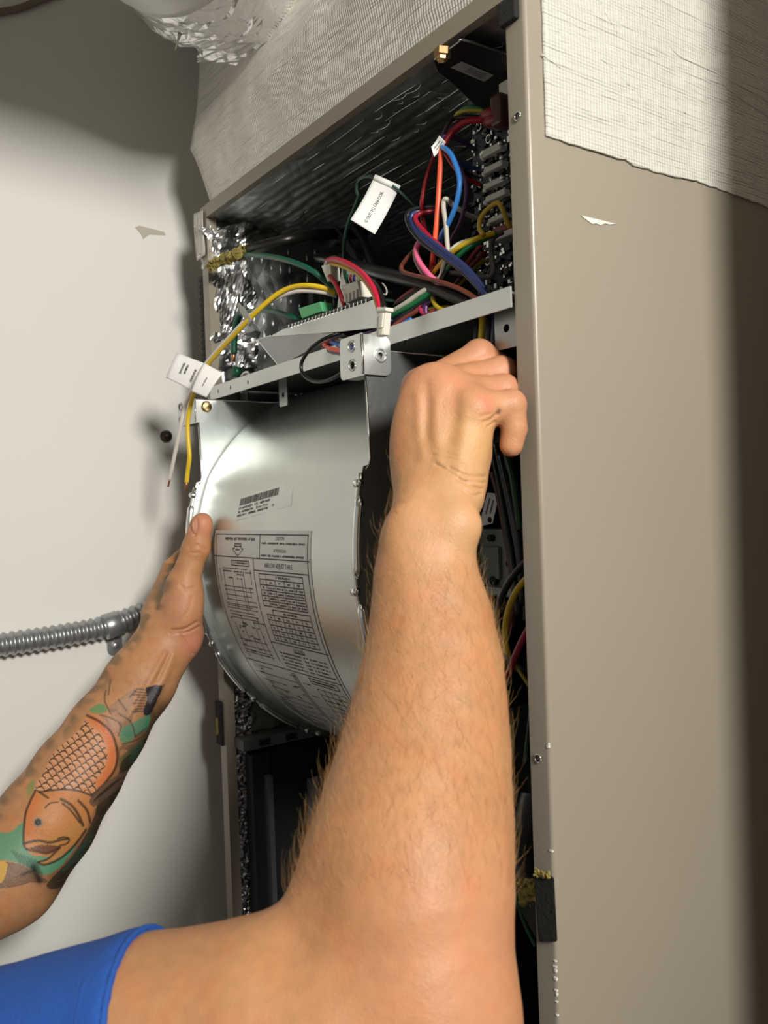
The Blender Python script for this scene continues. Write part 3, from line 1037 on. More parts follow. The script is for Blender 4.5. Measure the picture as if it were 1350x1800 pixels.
# edge strip and lower dark part
e0, e1 = PY(901, 425, .05), PY(904, 485, .05)
MB().box((e0[0], .05, e1[2]), (e0[0] + .003, .06, e0[2])).build('card_edge', MT['white_p'], pcb)

# red quick connectors at the top of the board
qc = empty('quick_connector', PY(862, 208, .075), 'brown and dark red push-on connectors at the top of the control board', 'connector')
a = PY(866, 172, .05); b = PY(893, 214, .05)
MB().box((a[0], .046, b[2]), (a[0] + .012, .062, a[2])).build('connector_body', mat('brown_plastic', '#4e2b26', .4), qc, bevel=.0025)
for px, py in ((848, 204), (854, 216)):
    p = PY(px, py, .050)
    MB().lathe(p, (1, 0, -.15), [(0, .0032), (.004, .0045), (.013, .0048), (.016, .003)], 10).build('connector_boot', MT['red_p'], qc, smooth=True)

# dark cover plate with its sticker and hex nut
cp = empty('cover_plate', PY(830, 150, .03), 'dark metal cover plate with rounded corner under the top rail', 'plate')
m = MB()
ol = [(757, 104), (764, 88), (776, 74), (792, 67), (806, 68), (850, 80), (896, 95), (925, 104), (925, 270), (890, 260), (848, 198), (800, 150), (770, 126)]
def cpz(px, py, z):
    q = PZ(px, py, z)
    return np.array([q[0], max(q[1], -.0005), z])
pts = [cpz(px, py, 1.7765) for px, py in ol]
m.sheet([(p[0], p[1]) for p in pts], lambda a, b: (a, b, 1.7765), .0012, (0, 0, 1))
m.build('plate', MT['darkmetal'], cp)
MB().tube([cpz(px, py, 1.7764) for px, py in ((758, 103), (764, 88), (776, 75), (792, 68), (806, 69), (850, 81), (896, 96))], .0006, 6).build('bright_edge', MT['edge'], cp, smooth=True)
st = [PZ(px, py, 1.7761) for px, py in ((792, 119), (811, 108), (868, 132), (851, 144))]
s_ = MB(); s_.add(st, [(0, 1, 2, 3)])
sk = s_.build('sticker', mat('dull_sticker', '#9c9c98', .6), cp)
def stf(u, v):
    return (st[0] * (1 - v) + st[1] * v) * (1 - u) + (st[3] * (1 - v) + st[2] * v) * u + np.array([0, 0, -.0004])
P = Print(lambda u, v: stf(u, 1 - v), 1)
for v in (.2, .4, .62): P.scrawl(.32, .85, v, v + .13)
P.mb.build('sticker_print', MT['ink'], sk)
nb = PZ(778, 88, 1.774)
MB().lathe(nb, (0, -.12, -1), [(0, .0062), (.0052, .0062), (.0056, .0042), (.0078, .004), (.0085, .002)], 6).build('hex_nut', MT['brass'], cp)

# ------------------------------------------------------------------ interface card on its bent tray
ic = empty('interface_card', PY(580, 570, 0), 'bright bent metal tray carrying a small green circuit card', 'circuit board')
yy = .0
tri = [PY(px, py, yy) for px, py in ((475, 592), (501, 578), (655, 528), (668, 524), (668, 576), (600, 583))]
MB().sheet([(p[0], p[2]) for p in tri], lambda a, b: (a, yy - .001, b), .0012, (0, 1, 0)).build('tray_face', MT['galv_l'], ic)
lo = MB()
q = [PY(452, 597, .012), PY(476, 590, .001), PY(600, 584, .001), PY(624, 600, .012), PY(491, 644, .004)]
lo.add(q, [(0, 1, 2, 3, 4)])
lo.build('tray_underside', MT['galv_d'], ic, solid=.0012)
MB().tube([PY(452, 597, .0112), PY(475, 590, .0), PY(491, 644, .003)][:2], .0007, 6, smooth=1).build('tray_edge', MT['edge'], ic)
MB().tube([PY(453, 598, .0112), PY(491, 644, .003)], .0007, 6, smooth=1).build('tray_edge', MT['edge'], ic)
c0, c1 = PY(500, 576, .0), PY(656, 524, .0)
ax = (c1 - c0); ln = np.linalg.norm(ax); ax /= ln
up = np.cross((0, 1, 0), ax); up = up if up[2] > 0 else -up
bd = MB().obox((c0 + c1) / 2 + np.array([0, .022, 0]), ax, (0, 1, 0), up, ln / 2, .024, .0011).build('card', MT['pcbg'], ic)
pins = MB()
for t in np.linspace(.08, .95, 22):
    pins.box(c0 + ax * ln * t - np.array([.0008, .0022, .0022]), c0 + ax * ln * t + np.array([.0008, 0, .0006]))
pins.build('solder_pins', MT['solder'], ic, kind='stuff')


def block(name, quad, y0, y1, m_, parent, bevel=.0008):
    q0 = [PY(px, py, y0) for px, py in quad]  # lower-left, lower-right, upper-right, upper-left
    d = np.array([0, y1 - y0, 0])
    return MB().hexa([q0[0], q0[1], q0[1] + d, q0[0] + d, q0[3], q0[2], q0[2] + d, q0[3] + d]).build(name, m_, parent, bevel=bevel)


block('terminal_block', [(530, 560), (567, 547), (562, 530), (524, 542)], -.001, .012, MT['green_p'], ic)
wc = block('pin_header', [(608, 533), (634, 521), (628, 493), (599, 502)], -.001, .012, MT['white_p'], ic)
for i in range(4):
    x, y = 608 + i * 6.6, 524 - i * 2.6
    p = PY(x, y, -.0016)
    MB().box(p - np.array([.0010, .0012, .0035]), p + np.array([.0010, .0008, .0035])).build('pin_slot', MT['grey_p'], wc)
block('plug', [(575, 496), (583, 492), (580, 463), (564, 467)], .004, .014, MT['white_p'], ic)
block('relay', [(590, 560), (636, 545), (632, 482), (600, 470)], .040, .055, MT['grey_p'], ic, .001)

# ------------------------------------------------------------------ wires
WN = 0


def wire(label, hexc, pts, r=.0018, tip=None, name='wire', group=None, n=8, yoff=0):
    P3 = [PY(a, b, c - max(0, min(.014, (c - .012) * .6))) for a, b, c in pts]
    o = MB().tube(P3, r, n, smooth=6).build(name, wire_mat(hexc), smooth=True)
    tag(o, label, 'wire', group)
    if tip is not None:
        a, b = P3[-2], P3[-1]
        d = (b - a) / np.linalg.norm(b - a)
        MB().tube([b - d * .002, b + d * .009], r * .55, 6, smooth=1).build('copper_tip', MT['copper'], o, smooth=True)
    return o


wire('dark red wire hanging from the tagged bunch and curving down past the orange wire', '#8d1522', [(776, 252, .05), (764, 273, .05), (750, 312, .045), (742, 352, .04), (742, 380, .045), (747, 402, .05), (758, 430, .055), (762, 462, .05), (755, 490, .045)])
wire('bright orange wire hanging straight down through the middle of the bundle', '#f0603c', [(776, 262, .04), (774, 290, .035), (770, 358, .03), (765, 416, .03), (761, 451, .035), (757, 480, .05)], .0021)
wire('light blue wire arching right of the orange wire', '#3a86d8', [(774, 258, .042), (786, 264, .036), (798, 282, .032), (808, 318, .03), (802, 358, .03), (789, 391, .032), (775, 416, .036), (771, 440, .045)], .0021)
wire('purple wire curving down between blue wire and terminals', '#54305f', [(776, 256, .05), (790, 270, .05), (804, 288, .05), (818, 318, .048), (819, 352, .048), (808, 394, .05), (794, 420, .055), (789, 440, .06)], .0017)
wire('purple wire running right into the topmost grey terminal', '#4a2a55', [(774, 262, .046), (776, 246, .046), (786, 239, .05), (813, 249, .065), (838, 265, .085)], .0018)
wire('black and maroon wire arching from the tag to the brown connector', '#2c1417', [(778, 240, .05), (788, 218, .05), (800, 208, .055), (820, 206, .06), (850, 206, .07)], .0018)
wire('thick red wire running up right from tag into the dark red connector', '#b01c2c', [(772, 268, .044), (786, 244, .05), (800, 227, .055), (822, 213, .06), (855, 211, .07)], .0026)
wire('short yellow wire arching to the dark red connector', '#b0a62a', [(800, 207, .06), (805, 199, .06), (820, 194, .062), (852, 195, .07)], .0016)
wire('short green wire above the yellow one at the dark red connector', '#1d6b45', [(806, 198, .066), (820, 189, .066), (838, 189, .068), (856, 197, .07)], .0016)
wire('dark blue wire running into the second grey terminal', '#1f4a8f', [(796, 276, .055), (808, 287, .06), (822, 293, .07), (842, 297, .085)], .0018)
wire('black wire running into the third grey terminal', '#101012', [(800, 290, .06), (812, 300, .065), (826, 308, .075), (840, 313, .088)], .0018)
wire('red wire running into the third grey terminal', '#b0281f', [(782, 268, .052), (800, 296, .056), (815, 312, .064), (830, 318, .075), (845, 325, .085)], .0018)
wire('thin dark green wire leaving the right edge of the paper tag', '#17463a', [(690, 326, .045), (702, 336, .05), (729, 362, .06), (752, 392, .08), (760, 420, .1)], .0012)
wire('white wire rising to a sharp bend then into the lowest long terminal', '#c9c2b6', [(789, 452, .03), (786, 425, .03), (784, 395, .03), (780, 368, .03), (780, 354, .032), (785, 350, .034), (798, 362, .045), (824, 378, .06), (850, 387, .085)], .0019)
wire('yellow wire looping over to the red spade on the board', '#b2962a', [(896, 400, .06), (889, 384, .055), (881, 363, .05), (873, 357, .048), (857, 368, .046), (845, 384, .044), (843, 402, .042), (850, 413, .04)], .0019)
wire('yellow wire sweeping down left from the terminals across the bundle', '#d9b928', [(868, 410, .055), (845, 417, .045), (813, 431, .034), (794, 445, .03), (778, 460, .032), (765, 476, .036), (757, 492, .04)], .0021)
wire('green wire sweeping beside the yellow one across the bundle', '#116a3c', [(872, 409, .058), (850, 421, .05), (822, 436, .038), (800, 456, .034), (786, 474, .036), (778, 492, .042)], .0021)
wire('white wire tucked above the yellow sweep in the bundle', '#d8d3c6', [(835, 420, .05), (811, 427, .04), (797, 436, .034), (788, 448, .033), (779, 468, .03), (776, 482, .032), (769, 490, .035), (760, 480, .045)], .0018)
wire('outermost black wire of the big bent loop over the bundle', '#15171b', [(790, 362, .06), (762, 364, .05), (735, 366, .04), (719, 373, .034), (716, 386, .03), (724, 405, .026), (747, 430, .022), (780, 452, .02), (813, 478, .02), (838, 503, .02), (856, 522, .022)], .0021)
wire('navy blue wire inside the big bent loop over the bundle', '#232f5c', [(790, 366, .062), (764, 368, .052), (738, 371, .042), (725, 377, .036), (723, 390, .032), (736, 412, .026), (773, 444, .02), (813, 473, .018), (836, 497, .018), (855, 519, .02)], .0022)
wire('navy blue wire running close above its twin across the bundle', '#2a3768', [(729, 392, .036), (742, 409, .028), (776, 437, .022), (815, 466, .02), (838, 490, .02), (852, 508, .024)], .0020)
wire('crimson wire innermost of the big bent loop', '#a31a33', [(775, 370, .056), (752, 372, .046), (736, 377, .04), (730, 384, .036), (736, 396, .032), (754, 415, .028), (775, 434, .026), (800, 458, .028), (818, 474, .034)], .0021)
wire('pink wire curving down left of the bundle', '#ea6c93', [(740, 422, .034), (732, 436, .03), (734, 452, .027), (742, 468, .024), (756, 485, .022), (774, 501, .024), (800, 511, .03), (830, 524, .04)], .0024)
wire('thin greyish white wire following the pink one', '#b7ada0', [(736, 424, .038), (728, 441, .035), (731, 460, .032), (743, 482, .03), (757, 496, .028), (772, 508, .03)], .0013)
wire('brown wire with a tight bend running right to the shelf', '#6e3527', [(728, 441, .04), (716, 454, .034), (706, 468, .03), (708, 477, .026), (722, 483, .022), (752, 490, .018), (784, 499, .016), (814, 511, .018), (842, 528, .02)], .0020)
wire('thick black cable crossing behind the brown wire', '#0d0d0e', [(560, 452, .12), (610, 463, .09), (640, 472, .06), (671, 480, .045), (716, 492, .034), (762, 505, .03), (800, 520, .03), (830, 534, .034)], .0058, name='cable', n=12)
wire('grey wire hanging from the spade in a square loop', '#57534c', [(884, 408, .07), (872, 414, .065), (864, 426, .06), (864, 452, .056), (867, 476, .054), (860, 487, .054), (840, 486, .05), (818, 482, .046), (792, 480, .044)], .0021)
wire('white wire with printed lettering in the lower left bundle', '#cfc9ba', [(775, 494, .03), (751, 508, .022), (732, 520, .018), (714, 533, .014), (690, 548, .012), (672, 562, .016)], .0023)
wire('bright green wire below the white one in the lower left bundle', '#12713f', [(774, 504, .032), (750, 519, .024), (730, 533, .02), (712, 543, .016), (688, 556, .014), (670, 570, .018)], .0025)
wire('maroon wire above the lower left bundle running down left', '#5c2320', [(750, 497, .03), (735, 505, .026), (714, 518, .022), (700, 530, .02), (690, 546, .022)], .0019)
wire('coral red wire near the top of the lower left bundle', '#b3443f', [(752, 492, .036), (738, 505, .03), (722, 517, .026), (708, 524, .026)], .0020)
wire('black wire between maroon and white wires in the lower bundle', '#111113', [(768, 492, .034), (745, 505, .026), (724, 518, .022), (702, 533, .02), (686, 545, .022)], .0021)
wire('dark purple wire below the green one in the lower bundle', '#37233f', [(762, 528, .032), (735, 545, .022), (712, 556, .018), (690, 568, .016), (672, 578, .02)], .0020)
wire('black striped wire hugging the green one in the lower bundle', '#191c22', [(768, 516, .034), (742, 533, .024), (716, 550, .018), (690, 562, .017), (668, 574, .022)], .0019)
wire('reddish brown wire sloping down to the bracket', '#7c3b30', [(750, 532, .03), (732, 547, .02), (708, 562, .012), (688, 577, .008), (668, 592, .012)], .0021)
wire('blue wire sloping down behind the bracket', '#2f6fc0', [(724, 560, .02), (712, 568, .014), (703, 577, .010), (694, 585, .008), (680, 597, .012)], .0023)
wire('dull red wire lowest of the lower bundle', '#7a2d2e', [(772, 540, .03), (748, 556, .018), (728, 566, .012), (706, 578, .012), (694, 590, .016)], .0019)
wire('crimson pink wire tied under the black cable', '#c22450', [(744, 508, .036), (741, 528, .028), (741, 545, .024), (748, 552, .026)], .0024)
wire('purple wire tied beside the crimson pink one', '#55275f', [(750, 508, .038), (750, 530, .03), (748, 548, .026), (752, 556, .03)], .0024)
wire('yellow wire bowing out below the black cable', '#b79f22', [(762, 512, .036), (761, 526, .03), (768, 539, .026), (782, 547, .024), (800, 551, .026)], .0020)
wire('yellow wire lying flat on the shelf behind the bundle', '#a08d20', [(755, 544, .032), (772, 542, .034), (790, 541, .036), (806, 545, .04)], .0020)
wire('dark red wire rising to the right behind the green sweep', '#87211f', [(806, 486, .06), (820, 465, .06), (833, 447, .064), (846, 432, .07)], .0020)
wire('dull red wire beside the gold eyelet', '#6f1f1d', [(798, 503, .07), (822, 474, .07), (838, 458, .076), (852, 444, .084)], .0019)
wire('dull yellow wire ending at the gold eyelet', '#a18d2a', [(800, 508, .07), (824, 482, .074), (842, 464, .082), (856, 458, .092)], .0018)
wire('black wire rising from the bundle into the left loops', '#121214', [(764, 486, .04), (772, 466, .034), (778, 454, .034), (786, 470, .036), (775, 492, .03)], .0022)
wire('red wire dropping between orange and pink wires', '#c0362c', [(762, 440, .046), (760, 460, .042), (762, 474, .04), (752, 490, .03), (744, 498, .032)], .0020)

# coil of wires behind the tray
wire('orange wire in the coil under the interface tray', '#e5573a', [(600, 590, .03), (576, 596, .018), (568, 602, .008), (577, 612, -.002), (602, 618, -.007), (628, 617, -.008), (650, 612, .0)], .0021)
wire('blue wire in the coil under the interface tray', '#2d6cc0', [(606, 588, .03), (584, 594, .018), (578, 598, .010), (592, 606, -.001), (612, 612, -.006), (634, 611, -.006), (655, 605, .002)], .0021)
wire('brown wire in the coil under the interface tray', '#5a3527', [(608, 588, .03), (588, 590, .018), (584, 594, .010), (602, 602, .0), (624, 605, -.005), (648, 600, -.002), (668, 594, .006)], .0022)
wire('white wire in the coil under the interface tray', '#d6cfc5', [(605, 586, .032), (589, 587, .02), (588, 592, .012), (602, 599, .002), (622, 602, -.004), (648, 597, -.002), (672, 590, .006)], .0020)
wire('purple wire lowest in the coil under the tray', '#4b2a4c', [(598, 594, .03), (574, 602, .016), (567, 610, .006), (578, 617, -.002), (604, 622, -.007), (632, 621, -.006)], .0019)
wire('maroon wire passing under the interface tray', '#54242a', [(600, 586, .036), (612, 590, .012), (634, 594, .0), (660, 585, .002), (684, 570, .012), (700, 560, .02)], .0020)
wire('dark violet wire passing under the interface tray', '#33254a', [(604, 582, .04), (620, 588, .012), (640, 588, .002), (664, 578, .004), (690, 562, .014)], .0020)
wire('black wire in a big open loop below the tray', '#0c0d0f', [(640, 576, .02), (612, 582, .008), (589, 588, -.004), (566, 598, -.012), (545, 614, -.016), (530, 638, -.018), (533, 658, -.018), (552, 670, -.017), (575, 669, -.016), (600, 656, -.014), (622, 636, -.010), (640, 620, .0)], .0017)

# left side wires
wire('green wire bowing from foam to the interface card', '#12553f', [(428, 449, .01), (444, 448, .0), (486, 453, -.004), (524, 464, -.002), (552, 478, .004), (572, 495, .012), (588, 512, .02)], .0027)
wire('lower green wire running to the green terminal block', '#12523c', [(424, 552, .01), (440, 547, .004), (462, 546, .0), (488, 549, -.002), (512, 557, .0), (530, 563, .006)], .0026)
wire('thick green wire hanging down in the foil', '#0f4a37', [(436, 548, .02), (424, 551, .014), (416, 566, .012), (412, 590, .012), (411, 622, .012)], .0040, tip=1)
o1 = wire('yellow wire arching out of the cabinet and hanging bare-ended past the bracket', '#dcb825', [(590, 516, .01), (568, 506, .0), (545, 502, -.008), (522, 503, -.014), (500, 510, -.02), (478, 524, -.027), (448, 551, -.036), (418, 582, -.042), (390, 612, -.046), (362, 645, -.05), (345, 680, -.053), (335, 712, -.055), (330, 742, -.056), (331, 775, -.056), (333, 803, -.056), (330, 828, -.056), (328, 848, -.056)], .0024, tip=1)
o2 = wire('white wire arching beside the yellow one and hanging bare-ended left of it', '#d9d2ca', [(592, 520, .012), (570, 514, .002), (545, 511, -.006), (520, 512, -.013), (495, 520, -.019), (470, 533, -.026), (440, 555, -.036), (410, 586, -.043), (384, 614, -.047), (356, 648, -.051), (338, 684, -.054), (326, 712, -.056), (319, 741, -.058), (313, 772, -.058), (307, 800, -.058), (302, 825, -.058), (298, 843, -.058)], .0022, tip=1)
cl = MB()
cc = PY(433, 556, -.039)
wdir = PY(420, 578, -.04) - PY(446, 545, -.04); wdir /= np.linalg.norm(wdir)
wup = np.cross(wdir, _f); wup /= np.linalg.norm(wup)
cl.obox(cc, wdir, wup, _f, .0045, .0085, .005)
k = cl.build('wire_clip', mat('clear_clip', '#a8a79f', .25), bevel=.001)
tag(k, 'small translucent clip holding the yellow and white wires together', 'clip')
MB().obox(cc + wup * .004 - wdir * .0 + np.array([-.009, 0, .008]), wdir, wup, _f, .003, .010, .004).build('clip_tab', mat('clear_clip', '#a8a79f', .25), k, bevel=.001)
gp = PY(409, 653, .01)
gs = MB().lathe(gp + np.array([0, .004, 0]), (.3, -1, 0), [(-.004, .006), (.002, .006), (.004, .0045)], 14).build('ground_screw', mat('green_paint', '#1d5a3f', .4, .3), smooth=True)
tag(gs, 'green round grounding screw under the crumpled foil', 'screw')
gl = MB().tube([PY(425, 661, .008), PY(431, 655, .008), PY(437, 655, .008), PY(438, 662, .008), PY(432, 667, .008), PY(424, 668, .008)], .0016, 6).build('ring_terminal', MT['solder'], smooth=True)
tag(gl, 'small bright ring terminal near the left end of the shelf', 'terminal')

# brown foam plug with black bundle through the left wall
bf = MB()
bf.tube([PY(366, 472, -.012), PY(382, 460, -.006), (PY(405, 452, .0)), PY(425, 445, .006), PY(438, 436, .012)], [.003, .005, .0055, .006, .003], 12)
vv = [tuple(np.array(v) + rng.normal(size=3) * .0016) for v in bf.v]; bf.v = vv
k = bf.build('foam_plug', MT['fibre'])
tag(k, 'yellowish brown foam plug around the cable at the left flange', 'foam')
wire('thick black cable running from the foam plug into the dark', '#151310', [(430, 441, .012), (460, 433, .02), (511, 420, .05), (552, 413, .09), (600, 411, .14), (640, 412, .2)], .0060, name='cable', n=12)
wire('black cable dropping behind the paper tag', '#0e0e0f', [(590, 404, .13), (606, 420, .12), (622, 446, .10), (634, 470, .08), (644, 486, .06)], .0042, name='cable')
wire('second black cable dropping behind the paper tag', '#0f0f10', [(622, 400, .14), (638, 422, .13), (650, 452, .10), (662, 480, .07), (668, 498, .05)], .0046, name='cable')
wire('dark green wire looping from the paper tag down to the card', '#123d31', [(664, 317, .04), (652, 311, .044), (640, 312, .048), (630, 320, .05), (627, 334, .05), (630, 347, .052), (622, 367, .055), (613, 390, .058), (606, 418, .06), (604, 452, .05), (607, 484, .03), (612, 500, .018)], .0017)
# three wires from the plug to the white connector
wire('crimson wire arching from the small plug to the white connector', '#c21f3c', [(574, 466, .014), (576, 458, .008), (590, 457, .0), (606, 461, -.006), (624, 471, -.010), (641, 485, -.014), (655, 505, -.017), (664, 526, -.02), (668, 544, -.021)], .0025)
wire('yellow wire arching below the crimson one to the white connector', '#d3b028', [(573, 470, .014), (580, 464, .008), (604, 469, .0), (628, 481, -.006), (644, 497, -.010), (656, 515, -.014), (662, 532, -.018), (665, 544, -.02)], .0020)
wire('black wire arching beside the crimson one into the white connector', '#121113', [(575, 464, .02), (590, 459, .01), (620, 474, .0), (645, 488, -.008), (662, 503, -.013), (672, 524, -.018), (676, 543, -.021)], .0023)
wire('brown wire arching behind the crimson one', '#4a2621', [(572, 462, .022), (586, 452, .016), (606, 460, .006), (632, 476, .0), (656, 496, -.006), (670, 520, -.014), (673, 540, -.02)], .0016)
wire('white wire hooked over the small plug', '#d0cabf', [(571, 474, .016), (572, 466, .008), (577, 460, .006), (582, 464, .01), (592, 470, .016)], .0017)
wire('short red wire dropping from the plug onto the card', '#a41c28', [(580, 486, .004), (588, 496, .0), (596, 512, -.002), (602, 528, -.002), (607, 540, .002)], .0022)
for x, c, l in ((612, '#2f6b50', 'green'), (618, '#8f2f3a', 'red'), (624, '#3b3566', 'violet')):
    wire('short %s wire entering the white pin header from above' % l, c, [(x - 1, 484, .014), (x - 2, 490, .008), (x, 500, .004), (x + 2, 508, .004)], .0013)
mo = empty('plug_connector', PY(671, 565, -.022), 'white plug connector hanging above the bracket on a red and black wire', 'connector')
def mblock(name, quad, y0, y1): return block(name, quad, y0, y1, MT['white_p'], mo)
mblock('housing', [(661, 592), (674, 589), (678, 541), (662, 542)], -.028, -.022)
mblock('latch', [(664, 578), (671, 576), (673, 550), (666, 551)], -.0298, -.028)
mblock('latch_foot', [(665, 591), (671, 589), (673, 577), (664, 579)], -.0298, -.028)
mblock('rim', [(660, 548), (678, 547), (678, 540), (661, 540)], -.0292, -.0215)
wire('thin bare wire hook beside the black wire', '#a8a49c', [(672, 498, -.012), (677, 504, -.014), (680, 512, -.015), (678, 518, -.016), (674, 517, -.016)], .0007)

# the control harness that drops down between blower and flange
wire('bright yellow wire dropping behind the shelf to the fingers', '#e2c313', [(845, 540, .03), (848, 560, .03), (847, 585, .032), (844, 620, .035), (842, 660, .04)], .0026)
wire('black wire left of the dropping yellow wire', '#0e0e10', [(838, 545, .034), (838, 575, .034), (836, 612, .036), (836, 650, .04)], .0024)
wire('brown black wire right of the dropping yellow wire', '#17110f', [(858, 535, .03), (860, 570, .03), (858, 610, .03), (856, 660, .034)], .0028)
wire('navy wire with white print dropping beside the hanger tab', '#1f2540', [(868, 530, .028), (870, 560, .028), (868, 600, .03), (867, 650, .034)], .0026)
HB = [('black wire in the harness behind the forearm, nearest the flange', '#0c0c0d', [(872, 780, .05), (888, 850, .05), (903, 920, .05), (915, 990, .05), (920, 1060, .052)], .0030),
      ('black wire in the harness behind the forearm, beside the red one', '#0d0d0e', [(866, 790, .055), (880, 860, .055), (892, 930, .055), (904, 1000, .055), (912, 1080, .055)], .0030),
      ('maroon wire in the harness behind the forearm', '#5a1c20', [(866, 830, .06), (878, 875, .06), (888, 930, .06), (898, 990, .06), (905, 1040, .06), (902, 1080, .06), (893, 1115, .06), (878, 1148, .06), (868, 1180, .07)], .0028),
      ('dark green wire leaning behind the fingertip', '#14421f', [(890, 795, .04), (900, 830, .04), (908, 880, .042), (915, 930, .045)], .0030),
      ('thin pale wire between the black harness wires', '#8a857b', [(886, 800, .045), (900, 850, .045), (913, 905, .046)], .0010),
      ('violet black wire at the far edge of the harness', '#1d1626', [(880, 800, .045), (898, 880, .045), (912, 950, .046), (920, 1010, .05)], .0026)]
for l, c, p, r in HB: wire(l, c, p, r)
wire('black wire curving down left below the motor module', '#131311', [(926, 985, .03), (908, 1005, .03), (892, 1028, .03), (880, 1055, .032), (874, 1085, .035), (872, 1120, .04)], .0027)
wire('yellow wire curving beside the forearm', '#c2a51c', [(930, 1012, .02), (914, 1030, .02), (902, 1050, .02), (893, 1075, .02), (889, 1100, .022), (888, 1125, .025), (893, 1150, .03)], .0024)
wire('crimson wire slanting down beside the forearm', '#8f1632', [(935, 1095, .02), (920, 1122, .02), (905, 1155, .02), (892, 1190, .022), (884, 1215, .03)], .0025)
wire('thin yellow wire slanting right below the crimson one', '#8d8226', [(890, 1140, .03), (898, 1155, .03), (912, 1178, .03), (930, 1205, .03)], .0014)
wire('thin green wire slanting below the foam gasket', '#0f4a33', [(908, 1570, .02), (915, 1600, .02), (926, 1630, .02), (942, 1662, .02)], .0018)
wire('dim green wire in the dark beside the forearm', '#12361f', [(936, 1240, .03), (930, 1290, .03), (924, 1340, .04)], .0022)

# grey motor module at the right end of the blower with its tag
mmz = empty('motor_module', PY(870, 985, .075), 'grey metal motor module with white tag between forearm and flange', 'module')
a, b = PY(836, 930, .075), PY(912, 1052, .075)
MB().sheet(rrect(a[0], b[2], b[0], a[2], .006, 4), lambda p, q: (p, .075, q), .03, (0, 1, 0)).build('module_case', mat('module_grey', '#8a8b83', .6, .3, var=.15, vscale=40), mmz, bevel=.002)
a2, b2 = PY(842, 1028, .074), PY(912, 1048, .074)
MB().box((a2[0], .068, b2[2]), (b2[0], .078, a2[2])).build('module_lip', mat('module_grey_light', '#9b9c95', .5, .3), mmz, bevel=.001)
a2, b2 = PY(848, 960, .074), PY(882, 1018, .074)
MB().box((a2[0], .071, b2[2]), (b2[0], .075, a2[2])).build('module_cover', mat('module_grey_green', '#7d8177', .6, .2, var=.2, vscale=50), mmz, bevel=.001)
for px, py, s in ((860, 946, .003), (893, 991, .003), (866, 1021, .004)):
    MB().lathe(PY(px, py, .0705), (0, -1, 0), [(-.004, s), (0, s), (.0006, s * .8)], 10).build('module_hole', hm, mmz)
tq = [PY(px, py, .068) for px, py in ((842, 926), (866, 920), (878, 868), (857, 866))]
tm = MB().add(tq, [(0, 1, 2, 3)]).build('module_tag', MT['paper'], mmz, solid=.0006)
P = Print(lambda u, v: (tq[0] * (1 - u) + tq[3] * u) * (1 - v) + (tq[1] * (1 - u) + tq[2] * u) * v + np.array([0, -.0006, 0]), 1)
P.scrawl(.35, .85, .25, .42); P.scrawl(.35, .8, .58, .75)
P.mb.build('tag_print', MT['black'], tm)
MB().lathe(PY(861, 914, .0675), (0, -1, 0), [(0, .0024), (.0003, .0024)], 12).build('tag_hole', hm, tm)
bx = empty('lower_control_box', PY(905, 1120, .06), 'dark box with pale corner low beside the flange', 'box')
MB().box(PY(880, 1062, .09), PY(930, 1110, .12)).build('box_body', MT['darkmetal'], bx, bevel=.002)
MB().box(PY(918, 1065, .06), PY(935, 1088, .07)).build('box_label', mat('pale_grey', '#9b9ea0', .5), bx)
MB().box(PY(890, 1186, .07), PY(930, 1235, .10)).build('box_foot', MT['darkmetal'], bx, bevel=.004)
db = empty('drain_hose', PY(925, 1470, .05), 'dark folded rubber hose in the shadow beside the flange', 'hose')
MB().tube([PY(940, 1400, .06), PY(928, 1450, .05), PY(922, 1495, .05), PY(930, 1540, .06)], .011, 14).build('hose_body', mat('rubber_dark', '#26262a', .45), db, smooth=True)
MB().tube([PY(922, 1490, .05), PY(924, 1500, .05)], .0135, 14, smooth=1).build('hose_clamp', MT['darkmetal'], db, smooth=True)

# ------------------------------------------------------------------ paper tags
def paper_tag(name, label, quad, y, bend, lines, dof=(0, 0, 0, 0)):
    mx_, my_ = sum(a for a, _ in quad) / 4, sum(b for _, b in quad) / 4
    dd = float((PY(mx_, my_, sum(y) / 4) - CAM) @ _f)
    q = [at(px, py, dd + o_) for (px, py), o_ in zip(quad, dof)]
    nrm = np.cross(q[1] - q[0], q[3] - q[0]); nrm /= np.linalg.norm(nrm)
    if nrm @ _f > 0: nrm = -nrm
    def fn(u, v, off=0.0):
        p = (q[0] * (1 - u) + q[1] * u) * (1 - v) + (q[3] * (1 - u) + q[2] * u) * v
        return p + nrm * (bend * math.sin(math.pi * u) + off)
    m = MB(); m.grid(fn, 16, 8)
    o = m.build(name, MT['paper'], smooth=True, solid=.0004)
    tag(o, label, 'tag')
    P = Print(lambda u, v: fn(u, v, .0006), 1)
    for l in lines:
        if isinstance(l[0], str): P.text(*l)
        else: P.scrawl(*l)
    P.mb.build('tag_print', MT['ink'], o)
    return o, fn


